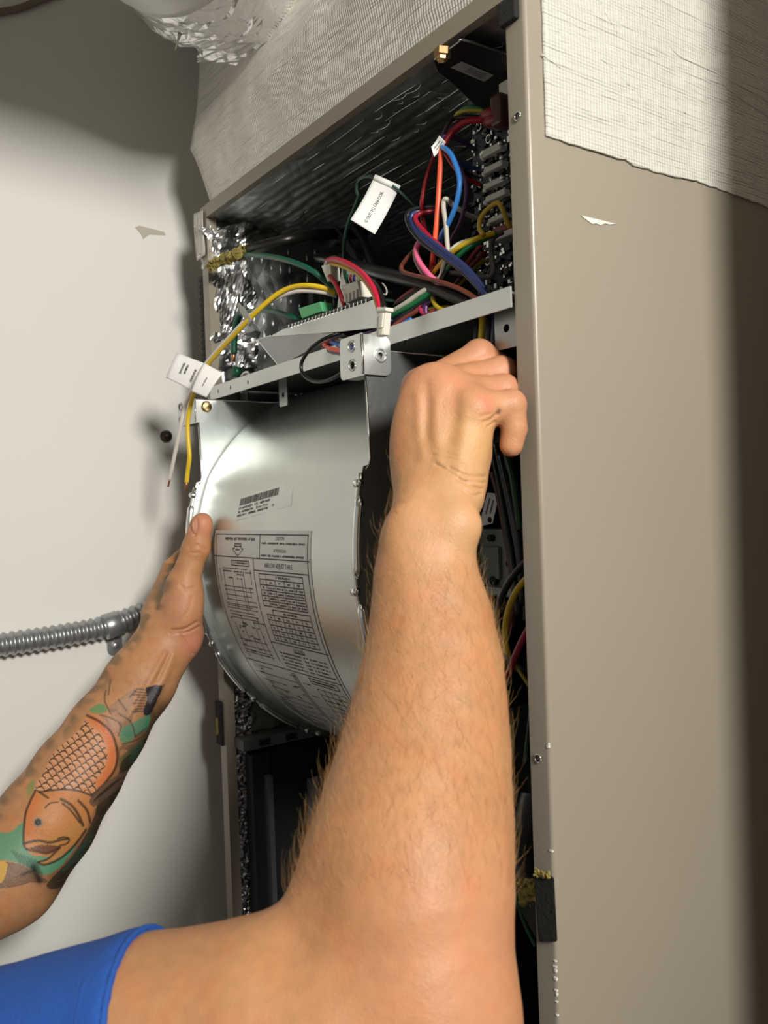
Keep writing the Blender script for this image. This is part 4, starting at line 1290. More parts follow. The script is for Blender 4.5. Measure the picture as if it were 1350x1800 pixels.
# u runs from the lower end up to the folded top
o, fn = paper_tag('paper_tag', 'white paper wire tag printed G OUT TO FAN COIL', [(616, 386), (658, 311), (702, 331), (659, 412)], (.016, .022, .022, .016), -.004, [('G OUT TO FAN COIL', .12, .44, .82, .56)])
fl = MB()
a, b = fn(1, 0, -.001), fn(1, 1, -.001)
fl.tube([a, b], .0028, 10, smooth=1)
fl.build('tag_fold', MT['paper'], o, smooth=True)
paper_tag('paper_tag', 'larger white paper tag pointing left, tied behind the hanging white and yellow wires', [(292, 664), (311, 620), (368, 642), (345, 690)], (-.054, -.054, -.05, -.052), .002, [(.16, .68, .80, .88), (.22, .70, .68, .76), (.40, .74, .42, .50), (.34, .76, .30, .38)], )
bpy.data.objects['paper_tag.001'].name = 'paper_tag.001'
o, fn = paper_tag('paper_tag', 'smaller white paper tag wrapped over the yellow and white wires above the bracket', [(336, 688), (359, 638), (392, 656), (363, 699)], (-.0565, -.0565, -.053, -.055), .0025, [(.30, .62, .44, .52)])
tw = PY(768, 250, .044)
o, fn = paper_tag('wire_tag', 'curled white tag wrapped round the wire bunch below the brown connector', [(758, 258), (772, 238), (784, 250), (763, 276)], (.022, .022, .022, .022), -.002, [(.2, .8, .3, .45), (.3, .9, .6, .72)])
# ------------------------------------------------------------------ the technician: one skin surface from a smooth distance field
class Field:
    def __init__(s, lo, hi, h):
        s.lo, s.h = np.array(lo, float), h
        s.n = np.ceil((np.array(hi) - s.lo) / h).astype(int) + 1
        s.D = np.full(s.n, .06, np.float32)

    def _blk(s, lo, hi):
        a = np.clip(np.floor((lo - s.lo) / s.h).astype(int), 0, s.n)
        b = np.clip(np.ceil((hi - s.lo) / s.h).astype(int) + 1, 0, s.n)
        if (b <= a).any(): return None, None
        ax = [s.lo[i] + s.h * np.arange(a[i], b[i], dtype=np.float32) for i in range(3)]
        return tuple(slice(a[i], b[i]) for i in range(3)), np.meshgrid(*ax, indexing='ij')

    def _mix(s, sl, d, k, sub):
        D = s.D[sl]
        if sub:
            d = -d
            hh = np.clip(.5 - .5 * (D - d) / k, 0, 1)
            s.D[sl] = D * (1 - hh) + d * hh + k * hh * (1 - hh)
        else:
            hh = np.clip(.5 + .5 * (d - D) / k, 0, 1)
            s.D[sl] = d * (1 - hh) + D * hh - k * hh * (1 - hh)

    def seg(s, a, b, ra, rb, k=.008, sub=False, flat=None):
        """tapered capsule; flat=(dir, f) squeezes it along dir"""
        a, b = np.asarray(a, float), np.asarray(b, float)
        m = max(ra, rb) + .03
        sl, G = s._blk(np.minimum(a, b) - m, np.maximum(a, b) + m)
        if sl is None: return
        ab = b - a
        L2 = ab @ ab + 1e-12
        P = [G[i] - a[i] for i in range(3)]
        t = np.clip((P[0] * ab[0] + P[1] * ab[1] + P[2] * ab[2]) / L2, 0, 1)
        V = [P[i] - ab[i] * t for i in range(3)]
        if flat is not None:
            dv = np.asarray(flat[0], float); dv = dv / np.linalg.norm(dv)
            q = (V[0] * dv[0] + V[1] * dv[1] + V[2] * dv[2]) * (1 / flat[1] - 1)
            V = [V[i] + q * dv[i] for i in range(3)]
        d = np.sqrt(V[0] ** 2 + V[1] ** 2 + V[2] ** 2) - (ra + (rb - ra) * t)
        s._mix(sl, d.astype(np.float32), k, sub)

    def chain(s, pts, k=.008, **kw):
        for (a, ra), (b, rb) in zip(pts[:-1], pts[1:]): s.seg(a, b, ra, rb, k, **kw)

    def ell(s, c, ax, r, k=.008, sub=False):
        c = np.asarray(c, float)
        m = max(r) + .03
        sl, G = s._blk(c - m, c + m)
        if sl is None: return
        P = [G[i] - c[i] for i in range(3)]
        k0 = k1 = 0
        for v, q in zip(ax, r):
            t = P[0] * v[0] + P[1] * v[1] + P[2] * v[2]
            k0 = k0 + (t / q) ** 2
            k1 = k1 + (t / q ** 2) ** 2
        k0, k1 = np.sqrt(k0), np.sqrt(k1) + 1e-9
        s._mix(sl, (k0 * (k0 - 1) / k1).astype(np.float32), k, sub)

    def plane(s, c, n):  # keep the side where (p-c).n < 0
        ax = [s.lo[i] + s.h * np.arange(s.n[i], dtype=np.float32) for i in range(3)]
        d = (ax[0] - c[0])[:, None, None] * n[0] + (ax[1] - c[1])[None, :, None] * n[1] + (ax[2] - c[2])[None, None, :] * n[2]
        s.D = np.maximum(s.D, d.astype(np.float32))

    def mesh(s):
        """naive surface nets"""
        D = s.D
        neg = D < 0
        nx, ny, nz = D.shape
        cnt = np.zeros((nx - 1, ny - 1, nz - 1), np.int8)
        for i in (0, 1):
            for j in (0, 1):
                for k in (0, 1):
                    cnt += neg[i:nx - 1 + i, j:ny - 1 + j, k:nz - 1 + k]
        act = (cnt > 0) & (cnt < 8)
        idx = -np.ones(act.shape, np.int64)
        I = np.argwhere(act)
        idx[act] = np.arange(len(I))
        acc = np.zeros((len(I), 3)); num = np.zeros(len(I))
        cor = [(i, j, k) for i in (0, 1) for j in (0, 1) for k in (0, 1)]
        val = {c: D[I[:, 0] + c[0], I[:, 1] + c[1], I[:, 2] + c[2]] for c in cor}
        for c in cor:
            for axn in range(3):
                if c[axn] == 0:
                    e = list(c); e[axn] = 1; e = tuple(e)
                    a, b = val[c], val[e]
                    x = (a < 0) != (b < 0)
                    t = np.where(x, a / (a - b + 1e-20), 0)
                    p = np.zeros((len(I), 3)) + np.array(c)
                    p[:, axn] += t
                    acc[x] += p[x]; num[x] += 1
        V = s.lo + s.h * (I + acc / num[:, None])
        F = []
        for axn in range(3):
            o1, o2 = [(1, 2), (2, 0), (0, 1)][axn]
            sl0 = [slice(1, -1)] * 3; sl1 = [slice(1, -1)] * 3
            sl0[axn] = slice(0, -1); sl1[axn] = slice(1, None)
            a, b = neg[tuple(sl0)], neg[tuple(sl1)]
            x = np.argwhere(a != b)
            if not len(x): continue
            flip = a[tuple(x.T)]
            off = np.array([1, 1, 1]); off[axn] = 0
            c = x + off
            def cell(d1, d2):
                q = c.copy(); q[:, o1] -= d1; q[:, o2] -= d2
                return idx[q[:, 0], q[:, 1], q[:, 2]]
            q = np.stack([cell(1, 1), cell(0, 1), cell(0, 0), cell(1, 0)], 1)
            q[~flip] = q[~flip][:, ::-1]
            F.append(q)
        F = np.concatenate(F)
        F = F[(F >= 0).all(1)]
        return V, F


def norm(v): return np.asarray(v) / np.linalg.norm(v)


def A(px, py, d): return at(px, py, d)


# right arm -------------------------------------------------------------
sec = [(905, 684, 828, .537), (960, 668, 829, .532), (1020, 657, 842, .526), (1090, 650, 866, .52), (1170, 637, 885, .511), (1250, 619, 893, .50),
       (1330, 594, 900, .49), (1430, 560, 905, .475), (1520, 540, 905, .46), (1610, 540, 906, .45), (1700, 570, 904, .44), (1790, 640, 893, .432)]
fore = [(A((l + r) / 2, y, d), (r - l) / 2 * d / FPX) for y, l, r, d in sec]
upper = [(A(735, 1815, .432), .050), (A(600, 1812, .436), .0535), (A(455, 1818, .441), .056), (A(265, 1850, .447), .057), (A(0, 1925, .462), .059), (A(-180, 1970, .475), .064)]
SH_R = upper[-1][0]
lo = np.min([p - r for p, r in fore + upper[:4]], 0) - .015
hi = np.max([p + r for p, r in fore + upper[:4]], 0) + .015
hand_pts = [A(700, 640, .62), A(930, 580, .63), A(900, 800, .55)]
lo = np.minimum(lo, np.min(hand_pts, 0) - .02); hi = np.maximum(hi, np.max(hand_pts, 0) + .02)
lo[0] = max(lo[0], A(-20, 1900, .46)[0] - .02)
FR = Field(lo, hi, .00185)
back = norm(-_f)  # towards the viewer
# wrist is wider than deep: flatten the far end of the chain
for i, ((a, ra), (b, rb)) in enumerate(zip(fore[:-1], fore[1:])):
    FR.seg(a, b, ra * .955, rb * .955, .008, flat=(_f, .76 + .024 * min(i, 9)))
FR.seg(upper[0][0], upper[1][0], upper[0][1], upper[1][1], .022)
FR.chain(upper[1:], .004)
FR.seg(A(610, 1500, .457), A(500, 1700, .445), .0165, .0165, .02)
# hand
ix = [(A(742, 845, .556), .0155), (A(743, 684, .592), .0125), (A(842, 628, .604), .0118), (A(890, 654, .610), .0105), (A(910, 690, .616), .0088)]
md = [(A(748, 860, .550), .0160), (A(746, 686, .577), .0135), (A(880, 655, .592), .0106), (A(924, 690, .612), .0095), (A(930, 722, .618), .0080)]
rg = [(A(782, 865, .545), .0160), (A(778, 695, .564), .0138), (A(886, 687, .578), .0104), (A(928, 708, .600), .0092), (A(930, 745, .606), .0078)]
pk = [(A(808, 868, .540), .0150), (A(832, 722, .551), .0142), (A(898, 713, .552), .0098), (A(904, 754, .553), .0085), (A(899, 783, .554), .0076)]
for fg in (ix, md, rg, pk):
    FR.seg(fg[0][0], fg[1][0], fg[0][1], fg[1][1], .014)
    FR.chain(fg[1:], .0012)
    FR.ell(fg[1][0] + back * .003, (_R, _U, _f), (fg[1][1] * 1.02, fg[1][1] * .95, fg[1][1]), .006)
    FR.ell(fg[2][0] + _U * .001, (_R, _U, _f), (fg[2][1] * 1.03,) * 3, .002)
FR.ell(A(770, 775, .560), (_R, _U, _f), (.030, .05, .016), .014)
# heel of the hand on the little finger side
FR.chain([(A(832, 752, .556), .0095), (A(829, 800, .555), .0108), (A(821, 850, .548), .0115)], .006)
# thumb, folded away on the far side
th = [(A(738, 830, .572), .014), (A(735, 760, .600), .014), (A(770, 715, .625), .012), (A(805, 690, .636), .0095)]
FR.chain(th, .006)
FR.ell(A(803, 925, .519), (_R, _U, _f), (.015, .014, .010), .014)
FR.ell(A(722, 935, .521), (_R, _U, _f), (.013, .018, .008), .012)
VR_, FRc = FR.mesh()

# left arm --------------------------------------------------------------
lfa = [(A(292, 1128, .892), .0325), (A(245, 1200, .872), .0345), (A(185, 1288, .850), .0375), (A(135, 1362, .832), .0415), (A(80, 1445, .81), .0455), (A(15, 1540, .785), .0435)]
lup = [(A(15, 1540, .785), .0425), (A(-170, 1650, .745), .047), (A(-340, 1850, .69), .054), (A(-528, 2175, .62), .06)]
SH_L = lup[-1][0]
lo = np.min([p - r for p, r in lfa], 0) - .02
hi = np.max([p + r for p, r in lfa], 0) + .02
ex = [A(270, 950, .99), A(400, 880, .88), A(400, 1150, 1.05)]
lo = np.minimum(lo, np.min(ex, 0) - .015); hi = np.maximum(hi, np.max(ex, 0) + .015)
FL = Field(lo, hi, .0017)
for i, ((a, ra), (b, rb)) in enumerate(zip(lfa[:-1], lfa[1:])):
    FL.seg(a, b, ra, rb, .012, flat=(_f, .78 + .04 * min(i, 5)))
FL.chain(lup[:3], .02)
thb = [(A(318, 1090, .890), .0190), (A(322, 1030, .890), .0165), (A(344, 962, .893), .0130), (A(353, 922, .893), .0110)]
FL.chain(thb, .006)
FL.ell(A(350, 945, .892), (_R, _U, _f), (.0112, .016, .0105), .006)
FL.ell(A(357, 922, .890), (_R, _U, _f), (.0095, .012, .0095), .005)
FL.ell(A(345, 967, .892), (_R, _U, _f), (.0135, .0115, .012), .006)
# thumb nail on the left side of the tip
FL.ell(A(342, 928, .884), (norm(_R * .5 + _f * .86), norm(_U + .15 * _R), norm(_R * .86 - _f * .5)), (.0055, .0085, .0018), .0012)
FL.seg(A(300, 1085, .905), A(318, 1035, .905), .026, .019, .014)
FL.ell(A(322, 1072, .888), (norm(_U + .3 * _R), norm(_R - .3 * _U), _f), (.030, .019, .018), .012)
FL.ell(A(336, 1122, .898), (norm(_U + .3 * _R), norm(_R - .3 * _U), _f), (.018, .012, .016), .010)
FL.seg(A(283, 1075, .915), A(306, 1002, .93), .019, .0135, .014)
FL.seg(A(300, 1075, .925), A(322, 1010, .945), .02, .015, .012)
for (s_, e_, t_) in (((308, 998, .932), (340, 962, .985), (372, 945, 1.03)), ((318, 1020, .945), (352, 995, .995), (388, 985, 1.04)),
                     ((322, 1045, .948), (355, 1035, .995), (388, 1030, 1.04)), ((326, 1075, .942), (355, 1075, .98), (382, 1072, 1.015))):
    FL.chain([(A(*s_), .0125), (A(*e_), .0098), (A(*t_), .0085)], .003)
# wrist tendons
for p, q in (((275, 1165), (225, 1250)), ((300, 1160), (262, 1235))):
    FL.seg(A(*p, .8685), A(*q, .846), .0022, .0022, .008)
# keep the hand clear of the blower plate and sheet
VL_, FLc = FL.mesh()

# trunk, neck, head, legs: coarser, outside the picture ------------------------
mid = (SH_R + SH_L) / 2
sh_ax = norm(SH_L - SH_R)
fwd = norm(np.cross((0, 0, 1), sh_ax)); fwd = fwd if fwd[1] > 0 else -fwd
chest = mid - fwd * .07 - np.array([0, 0, .06])
hip = np.array([mid[0] - .10, mid[1] - .16, .52])
neck0 = mid - fwd * .05 + np.array([-.03, 0, .06]); head = neck0 + np.array([-.03, -.02, .17]) + fwd * .02
TL = Field(np.minimum(hip, chest) - .75, np.maximum(head, chest) + .45, .009)
TL.ell(chest, (sh_ax, fwd, np.array([0, 0, 1.])), (.165, .10, .19), .04)
TL.seg(chest - np.array([0, 0, .1]), hip + np.array([0, 0, .1]), .12, .125, .05, flat=(fwd, .75))
TL.seg(SH_R, chest + np.array([0, 0, .08]), .06, .08, .04)
TL.seg(SH_L, chest + np.array([0, 0, .08]), .06, .08, .04)
TL.chain(lup[1:], .02)
TL.seg(upper[4][0], upper[5][0], upper[4][1] * .98, upper[5][1], .02)
TL.seg(neck0 - np.array([0, 0, .05]), head - np.array([0, 0, .06]), .058, .055, .02)
TL.ell(head + np.array([0, 0, .02]), (sh_ax, fwd, np.array([0, 0, 1.])), (.073, .092, .105), .02)
TL.ell(head + fwd * .03 - np.array([0, 0, .06]), (sh_ax, fwd, np.array([0, 0, 1.])), (.052, .06, .055), .02)
TL.seg(head + fwd * .09 + np.array([0, 0, .015]), head + fwd * .108 - np.array([0, 0, .025]), .010, .016, .01)
for s in (-1, 1):
    TL.ell(head + sh_ax * .074 * s - fwd * .005, (sh_ax, fwd, np.array([0, 0, 1.])), (.012, .02, .033), .006)
    TL.ell(head + sh_ax * .03 * s + fwd * .088 + np.array([0, 0, .012]), (sh_ax, fwd, np.array([0, 0, 1.])), (.014, .01, .009), .006)
TL.ell(head + fwd * .088 - np.array([0, 0, .055]), (sh_ax, fwd, np.array([0, 0, 1.])), (.026, .011, .008), .008)
VT_, FTc = TL.mesh()


def leg(s):
    h = hip + sh_ax * .09 * s
    kn = np.array([h[0] + fwd[0] * .10, h[1] + fwd[1] * .10, .075])
    an = np.array([kn[0] - fwd[0] * .40, kn[1] - fwd[1] * .40, .065])
    return h, kn, an


def np_mesh(name, V, Fc, m, smooth=True):
    me = bpy.data.meshes.new(name)
    me.vertices.add(len(V)); me.vertices.foreach_set('co', np.asarray(V, np.float32).ravel())
    me.loops.add(Fc.size); me.loops.foreach_set('vertex_index', Fc.astype(np.int32).ravel())
    me.polygons.add(len(Fc)); me.polygons.foreach_set('loop_start', np.arange(0, Fc.size, 4, dtype=np.int32))
    me.update(calc_edges=True)
    me.validate()
    me.polygons.foreach_set('use_smooth', [smooth] * len(me.polygons))
    me.materials.append(m)
    o = bpy.data.objects.new(name, me)
    COL.objects.link(o)
    return o


def relax(V, Fc, it=2, lam=.5):
    V = V.copy()
    e = np.concatenate([Fc[:, [0, 1]], Fc[:, [1, 2]], Fc[:, [2, 3]], Fc[:, [3, 0]]])
    e = np.concatenate([e, e[:, ::-1]])
    n = np.bincount(e[:, 0], minlength=len(V)).astype(float) + 1e-9
    for k in range(it * 2):
        S = np.stack([np.bincount(e[:, 0], weights=V[e[:, 1], i], minlength=len(V)) for i in range(3)], 1) / n[:, None]
        V += (S - V) * (lam if k % 2 == 0 else -lam * 1.03)
    return V




def subdivide(V, Fc):
    E = np.sort(np.concatenate([Fc[:, [0, 1]], Fc[:, [1, 2]], Fc[:, [2, 3]], Fc[:, [3, 0]]]), 1)
    key, inv = np.unique(E[:, 0] * (len(V) + 1) + E[:, 1], return_inverse=True)
    eu = np.stack([key // (len(V) + 1), key % (len(V) + 1)], 1)
    n, m, k = len(V), len(eu), len(Fc)
    V2 = np.concatenate([V, (V[eu[:, 0]] + V[eu[:, 1]]) / 2, V[Fc].mean(1)])
    e = inv.reshape(4, k) + n
    c = np.arange(k) + n + m
    return V2, np.concatenate([np.stack([Fc[:, i], e[i], c, e[i - 1]], 1) for i in range(4)])


def normals(V, Fc):
    fn = np.cross(V[Fc[:, 2]] - V[Fc[:, 0]], V[Fc[:, 3]] - V[Fc[:, 1]])
    N = np.stack([np.bincount(Fc.ravel(), weights=np.repeat(fn[:, i], 4), minlength=len(V)) for i in range(3)], 1)
    return N / (np.linalg.norm(N, axis=1)[:, None] + 1e-12)


def pxy(V):
    Q = V - CAM
    z = Q @ _f
    return np.stack([675 + FPX * (Q @ _R) / z, 900 - FPX * (Q @ _U) / z], 1), z


def carve(V, Fc, jobs, zmax):
    """folds (depth > 0) and ridges (depth < 0) of the skin along short lines"""
    N = normals(V, Fc)
    P, z = pxy(V)
    ok = (N @ (V - CAM).T.mean(1) < 0) & (z < zmax)
    disp = np.zeros(len(V))
    for line, w, dep in jobs:
        l = smooth_line(line)
        x0, x1 = min(a[0] for a in l) - 3 * w, max(a[0] for a in l) + 3 * w
        y0, y1 = min(a[1] for a in l) - 3 * w, max(a[1] for a in l) + 3 * w
        I = np.where(ok & (P[:, 0] > x0) & (P[:, 0] < x1) & (P[:, 1] > y0) & (P[:, 1] < y1))[0]
        d = np.full(len(I), 1e9)
        for (ax_, ay_), (bx_, by_) in zip(l[:-1], l[1:]):
            dx, dy = bx_ - ax_, by_ - ay_
            t = np.clip(((P[I, 0] - ax_) * dx + (P[I, 1] - ay_) * dy) / (dx * dx + dy * dy + 1e-9), 0, 1)
            d = np.minimum(d, np.hypot(P[I, 0] - ax_ - t * dx, P[I, 1] - ay_ - t * dy))
        disp[I] -= dep * np.exp(-(d / w) ** 2)
    return V + N * disp[:, None]


def smooth_line(l, n=6):
    out = []
    for i in range(len(l) - 1):
        a, b, c, d = [np.array(l[min(max(j, 0), len(l) - 1)], float) for j in (i - 1, i, i + 1, i + 2)]
        for k in range(n):
            t = k / n
            out.append(tuple(.5 * (2 * b + (c - a) * t + (2 * a - 5 * b + 4 * c - d) * t * t + (3 * b - a - 3 * c + d) * t ** 3)))
    return out + [tuple(l[-1])]


VR_, FRc = subdivide(relax(VR_, FRc, 4), FRc)
VR_ = relax(VR_, FRc, 3)
VL_, FLc = subdivide(relax(VL_, FLc, 4), FLc)
VL_ = relax(VL_, FLc, 3)
VR_ = carve(VR_, FRc, [
    ([(748, 676), (751, 710), (748, 770)], 10, .0013), ([(798, 690), (798, 725), (790, 775)], 13, .0014),
    ([(735, 695), (736, 745), (744, 805)], 9, -.0009), ([(766, 705), (766, 755), (772, 812)], 10, -.0010), ([(818, 730), (812, 780), (806, 830)], 11, -.0007),
    ([(766, 816), (795, 832), (825, 852), (847, 860)], 3, .0013), ([(790, 822), (820, 836), (852, 838)], 3, .0011), ([(800, 842), (825, 846), (852, 848)], 2.5, .0009), ([(815, 862), (832, 872), (846, 868)], 3, .0011),
    ([(760, 800), (790, 806), (815, 812)], 3, .0005), ([(768, 792), (800, 800)], 2.5, .0005),
    ([(850, 742), (863, 738), (874, 728)], 3, .0012), ([(858, 750), (870, 742)], 2.5, .0010), ([(846, 732), (860, 728)], 2.5, .0006),
    ([(700, 960), (712, 1060), (705, 1180)], 22, -.0009), ([(765, 990), (775, 1100), (800, 1250)], 26, .0009)], .585)
VL_ = carve(VL_, FLc, [
    ([(303, 1108), (325, 1106), (346, 1094)], 3, .0016), ([(300, 1113), (328, 1112), (349, 1102)], 2.5, .0012), ([(318, 1118), (330, 1135), (338, 1148)], 3, .0011),
    ([(318, 1030), (326, 1036), (340, 1034)], 4, .0008), ([(333, 962), (345, 958), (362, 966)], 3, .0008), ([(336, 972), (350, 972)], 3, .0007),
    ([(296, 990), (285, 1030), (272, 1070)], 5, .0018), ([(338, 1050), (330, 1075), (312, 1095)], 4, .0005),
    ([(290, 1150), (268, 1190), (240, 1240)], 6, -.0016), ([(304, 1150), (285, 1200), (262, 1250)], 6, -.0013), ([(297, 1150), (276, 1195)], 4, .0012),
    ([(334, 912), (335, 930), (342, 941)], 2.2, .0011), ([(346, 913), (347, 928), (342, 941)], 2.0, .0009)], 1.0)

# join everything into one body mesh
VB, FB = [], []
for V, Fc in ((VR_, FRc), (VL_, FLc), (VT_, FTc)):
    FB.append(Fc + sum(len(v) for v in VB))
    VB.append(V)
VB, FB = np.concatenate(VB), np.concatenate(FB)
nR, nL = len(VR_), len(VL_)

# ---- skin colour and ink, held as a colour attribute on the skin itself
def proj(V):
    Q = V - CAM
    z = Q @ _f
    return np.stack([675 + FPX * (Q @ _R) / z, 900 - FPX * (Q @ _U) / z], 1)


def lin3(h): return np.array(lin(h)[:3])


skin = np.tile(lin3('#b28159'), (len(VB), 1))
def blotch(center, rad, col, amt, sel=slice(None)):
    d = np.linalg.norm(VB[sel] - center, axis=1)
    w = np.exp(-(d / rad) ** 2)[:, None] * amt
    skin[sel] = skin[sel] * (1 - w) + lin3(col) * w


vn = np.array([mnoise.noise(Vector(v * 30)) for v in VB[::1][:nR + nL]])
vn2 = np.array([mnoise.noise(Vector(v * 160)) for v in VB[:nR + nL]])
vn3 = np.array([mnoise.noise(Vector(v * 75 + np.array([5., 0, 0]))) for v in VB[:nR + nL]])
skin[:nR + nL] *= (1 + .09 * vn + .09 * vn2)[:, None]
skin[:nR + nL] *= 1 + np.outer(np.clip(vn3, 0, 1), [.10, -.10, -.14])
for fg in (ix, md, rg, pk):
    blotch(fg[1][0], .020, '#d08770', .6)
    blotch(fg[2][0], .016, '#d08c74', .5)
    blotch(fg[4][0], .014, '#c87f6c', .6)
blotch(A(838, 770, .54), .026, '#cda66c', .55)
blotch(A(815, 905, .52), .035, '#cfa67a', .5)
blotch(A(848, 714, .5385), .0022, '#b3192a', 1.0)
blotch(A(849, 712, .5385), .006, '#d0605c', .6)
blotch(A(876, 722, .5405), .0017, '#3a1a12', .95)
blotch(A(870, 1720, .40), .06, '#c98468', .35)
sl = slice(nR, nR + nL)
blotch(A(322, 1060, .87), .03, '#c98a70', .4, sl)
blotch(A(338, 1128, .885), .016, '#cf7c6a', .6, sl)
blotch(A(355, 920, .88), .016, '#d0836c', .6, sl)
blotch(A(340, 926, .88), .0065, '#a9796a', .5, sl)

# tattoo: chart (s along the forearm, a round it) turned into flat drawing coordinates
VLc = VB[sl]
axp = [p for p, r in lfa]
e0, e1 = axp[0], axp[-1]
axis_n = norm(e1 - e0)
tpar = (VLc - e0) @ axis_n / np.linalg.norm(e1 - e0)
pp0, pp1 = proj(np.array([e0]))[0], proj(np.array([e1]))[0]
side = norm(np.cross(axis_n, _f)); side = side if side @ _R > 0 else -side
outw = norm(np.cross(side, axis_n)); outw = outw if outw @ _f < 0 else -outw
cl_ = e0 + np.outer(tpar, e1 - e0)
for i in range(3): cl_[:, i] = np.interp(tpar, [np.dot(p - e0, axis_n) / np.linalg.norm(e1 - e0) for p in axp], [p[i] for p in axp])
q = VLc - cl_
cs_, ss_ = q @ outw, q @ side
ang = np.arctan2(ss_, cs_)
prj = proj(VLc)
X = (prj[:, 0] - 0) * 3.913
Y = (prj[:, 1] - 1180) * 3.913
frontal = np.clip((cs_ / (np.hypot(cs_, ss_) + 1e-9) + .5) / .3, 0, 1)
tcol = skin[sl].copy()


def inside(poly):
    r = np.zeros(len(X), bool)
    n = len(poly)
    for i in range(n):
        (x0, y0), (x1, y1) = poly[i], poly[(i + 1) % n]
        c = (y0 > Y) != (y1 > Y)
        r ^= c & (X < (x1 - x0) * (Y - y0) / (y1 - y0 + 1e-9) + x0)
    return r


def dist(line):
    d = np.full(len(X), 1e9)
    for (x0, y0), (x1, y1) in zip(line[:-1], line[1:]):
        dx, dy = x1 - x0, y1 - y0
        t = np.clip(((X - x0) * dx + (Y - y0) * dy) / (dx * dx + dy * dy + 1e-9), 0, 1)
        d = np.minimum(d, np.hypot(X - x0 - t * dx, Y - y0 - t * dy))
    return d


def paint(mask, col, amt=1.0):
    w = (np.asarray(mask, float) * amt * frontal)[:, None]
    tcol[:] = tcol * (1 - w) + lin3(col) * w


def fill(poly, col, amt=.8): paint(inside(smooth_line(poly + [poly[0]])), col, amt)
def stroke(l, col='#2b211c', w=7, amt=.85): paint(np.clip(1.5 - dist(smooth_line(l)) / w, 0, 1), col, amt)
def soft(l, col, w, amt): paint(np.exp(-(dist(smooth_line(l)) / w) ** 2), col, amt)


nz = np.array([mnoise.noise(Vector((x * .012, y * .012, 2))) for x, y in zip(X, Y)])
# dark shading ground along the outer edge, water greens
soft([(1130, 290), (1000, 480), (900, 700), (780, 950), (640, 1200), (420, 1440)], '#2a251d', 105, .85)
paint((nz > .12) & (X > 640) & (Y > 260) & (Y < 1100) & inside([(700, 240), (1150, 240), (1000, 520), (800, 950), (600, 1300), (420, 1500), (560, 1100), (800, 600)]), '#3c3b2a', .5)
fill([(610, 262), (700, 222), (735, 270), (690, 292), (630, 285)], '#4a8a5c', .8)
fill([(825, 480), (835, 400), (930, 345), (1030, 300), (1010, 400), (940, 440), (880, 495)], '#3f7f63', .8)
fill([(815, 600), (930, 520), (960, 560), (900, 640), (830, 680)], '#3a4a32', .7)
fill([(-80, 1090), (60, 1110), (160, 1045), (180, 1220), (260, 1270), (430, 1230), (520, 1200), (420, 1340), (300, 1400), (160, 1330), (40, 1300), (-80, 1280)], '#3f9274', .8)
fill([(180, 800), (230, 740), (235, 800), (195, 860)], '#5d8a4e', .6)
fill([(40, 1310), (140, 1330), (260, 1400), (330, 1450), (200, 1455), (60, 1490), (-60, 1470)], '#54483c', .7)
fill([(-80, 1320), (40, 1310), (38, 1400), (0, 1460), (-80, 1480)], '#c39a3c', .9)
for k in range(7): soft([(90 + k * 25, 1240 + k * 10), (140 + k * 25, 1320 + k * 14)], '#1f4a40', 9, .6)
soft([(230, 1350), (270, 1440)], '#15140f', 28, .9)
soft([(230, 1370), (150, 1400)], '#15140f', 12, .7)
# leaf veined shading near the wrist
fill([(740, 250), (820, 190), (930, 120), (900, 250), (860, 340), (780, 330)], '#8a6b56', .55)
fill([(690, 310), (760, 320), (830, 380), (810, 450), (740, 380)], '#9a7562', .6)
for l in (((730, 130), (720, 200), (760, 290)), ((815, 195), (870, 270)), ((815, 290), (900, 350), (930, 450)), ((690, 300), (770, 325), (830, 370), (815, 440)),
          ((940, 120), (890, 180)), ((840, 500), (920, 480), (1000, 440)), ((930, 450), (1010, 390)), ((760, 60), (745, 160))):
    stroke(l, '#3a2f28', 6, .65)
fill([(1000, 110), (1110, 100), (1080, 200), (1030, 295), (985, 290), (1010, 190)], '#171b26', .95)
for k in range(9): soft([(1010 - k * 2, 130 + k * 18), (950 - (k % 3) * 18, 120 + k * 20)], '#1a1d27', 6, .75)
for k in range(6): soft([(1080, 105), (1130 - k * 6, 95 + k * 12)], '#1a1d27', 5, .7)
fill([(1120, 300), (1030, 470), (930, 700), (800, 960), (660, 1200), (440, 1470), (320, 1470), (500, 1270), (640, 1020), (690, 850), (800, 740), (840, 620), (900, 560), (1010, 440)], '#2c281e', .8)
fill([(900, 545), (985, 470), (960, 560), (900, 640)], '#35513c', .6)
fill([(560, 1190), (640, 1100), (600, 1220), (480, 1350), (420, 1370)], '#2f5142', .5)
# carp
body = [(600, 305), (690, 350), (770, 430), (805, 550), (795, 660), (730, 760), (640, 850), (540, 822), (420, 815), (270, 830), (235, 805), (300, 700), (370, 560), (460, 480), (555, 390)]
fill(body, '#c98a5e', .75)
soft([(640, 330), (730, 420), (770, 550), (760, 660), (690, 770)], '#d0682f', 34, .7)
fill([(340, 840), (460, 825), (430, 880), (330, 890)], '#c2533a', .6)
head_p = [(240, 830), (205, 900), (172, 1000), (162, 1180), (185, 1225), (262, 1265), (350, 1285), (262, 1312), (300, 1330), (400, 1290), (500, 1205), (585, 1090), (645, 960), (640, 880), (540, 830), (420, 815)]
fill(head_p, '#bd7c46', .85)
soft([(250, 880), (215, 980), (205, 1120)], '#c86a3c', 32, .5)
soft([(330, 1180), (450, 1140), (540, 1080)], '#a98a45', 40, .35)
inb = inside(smooth_line(body + [body[0]]))
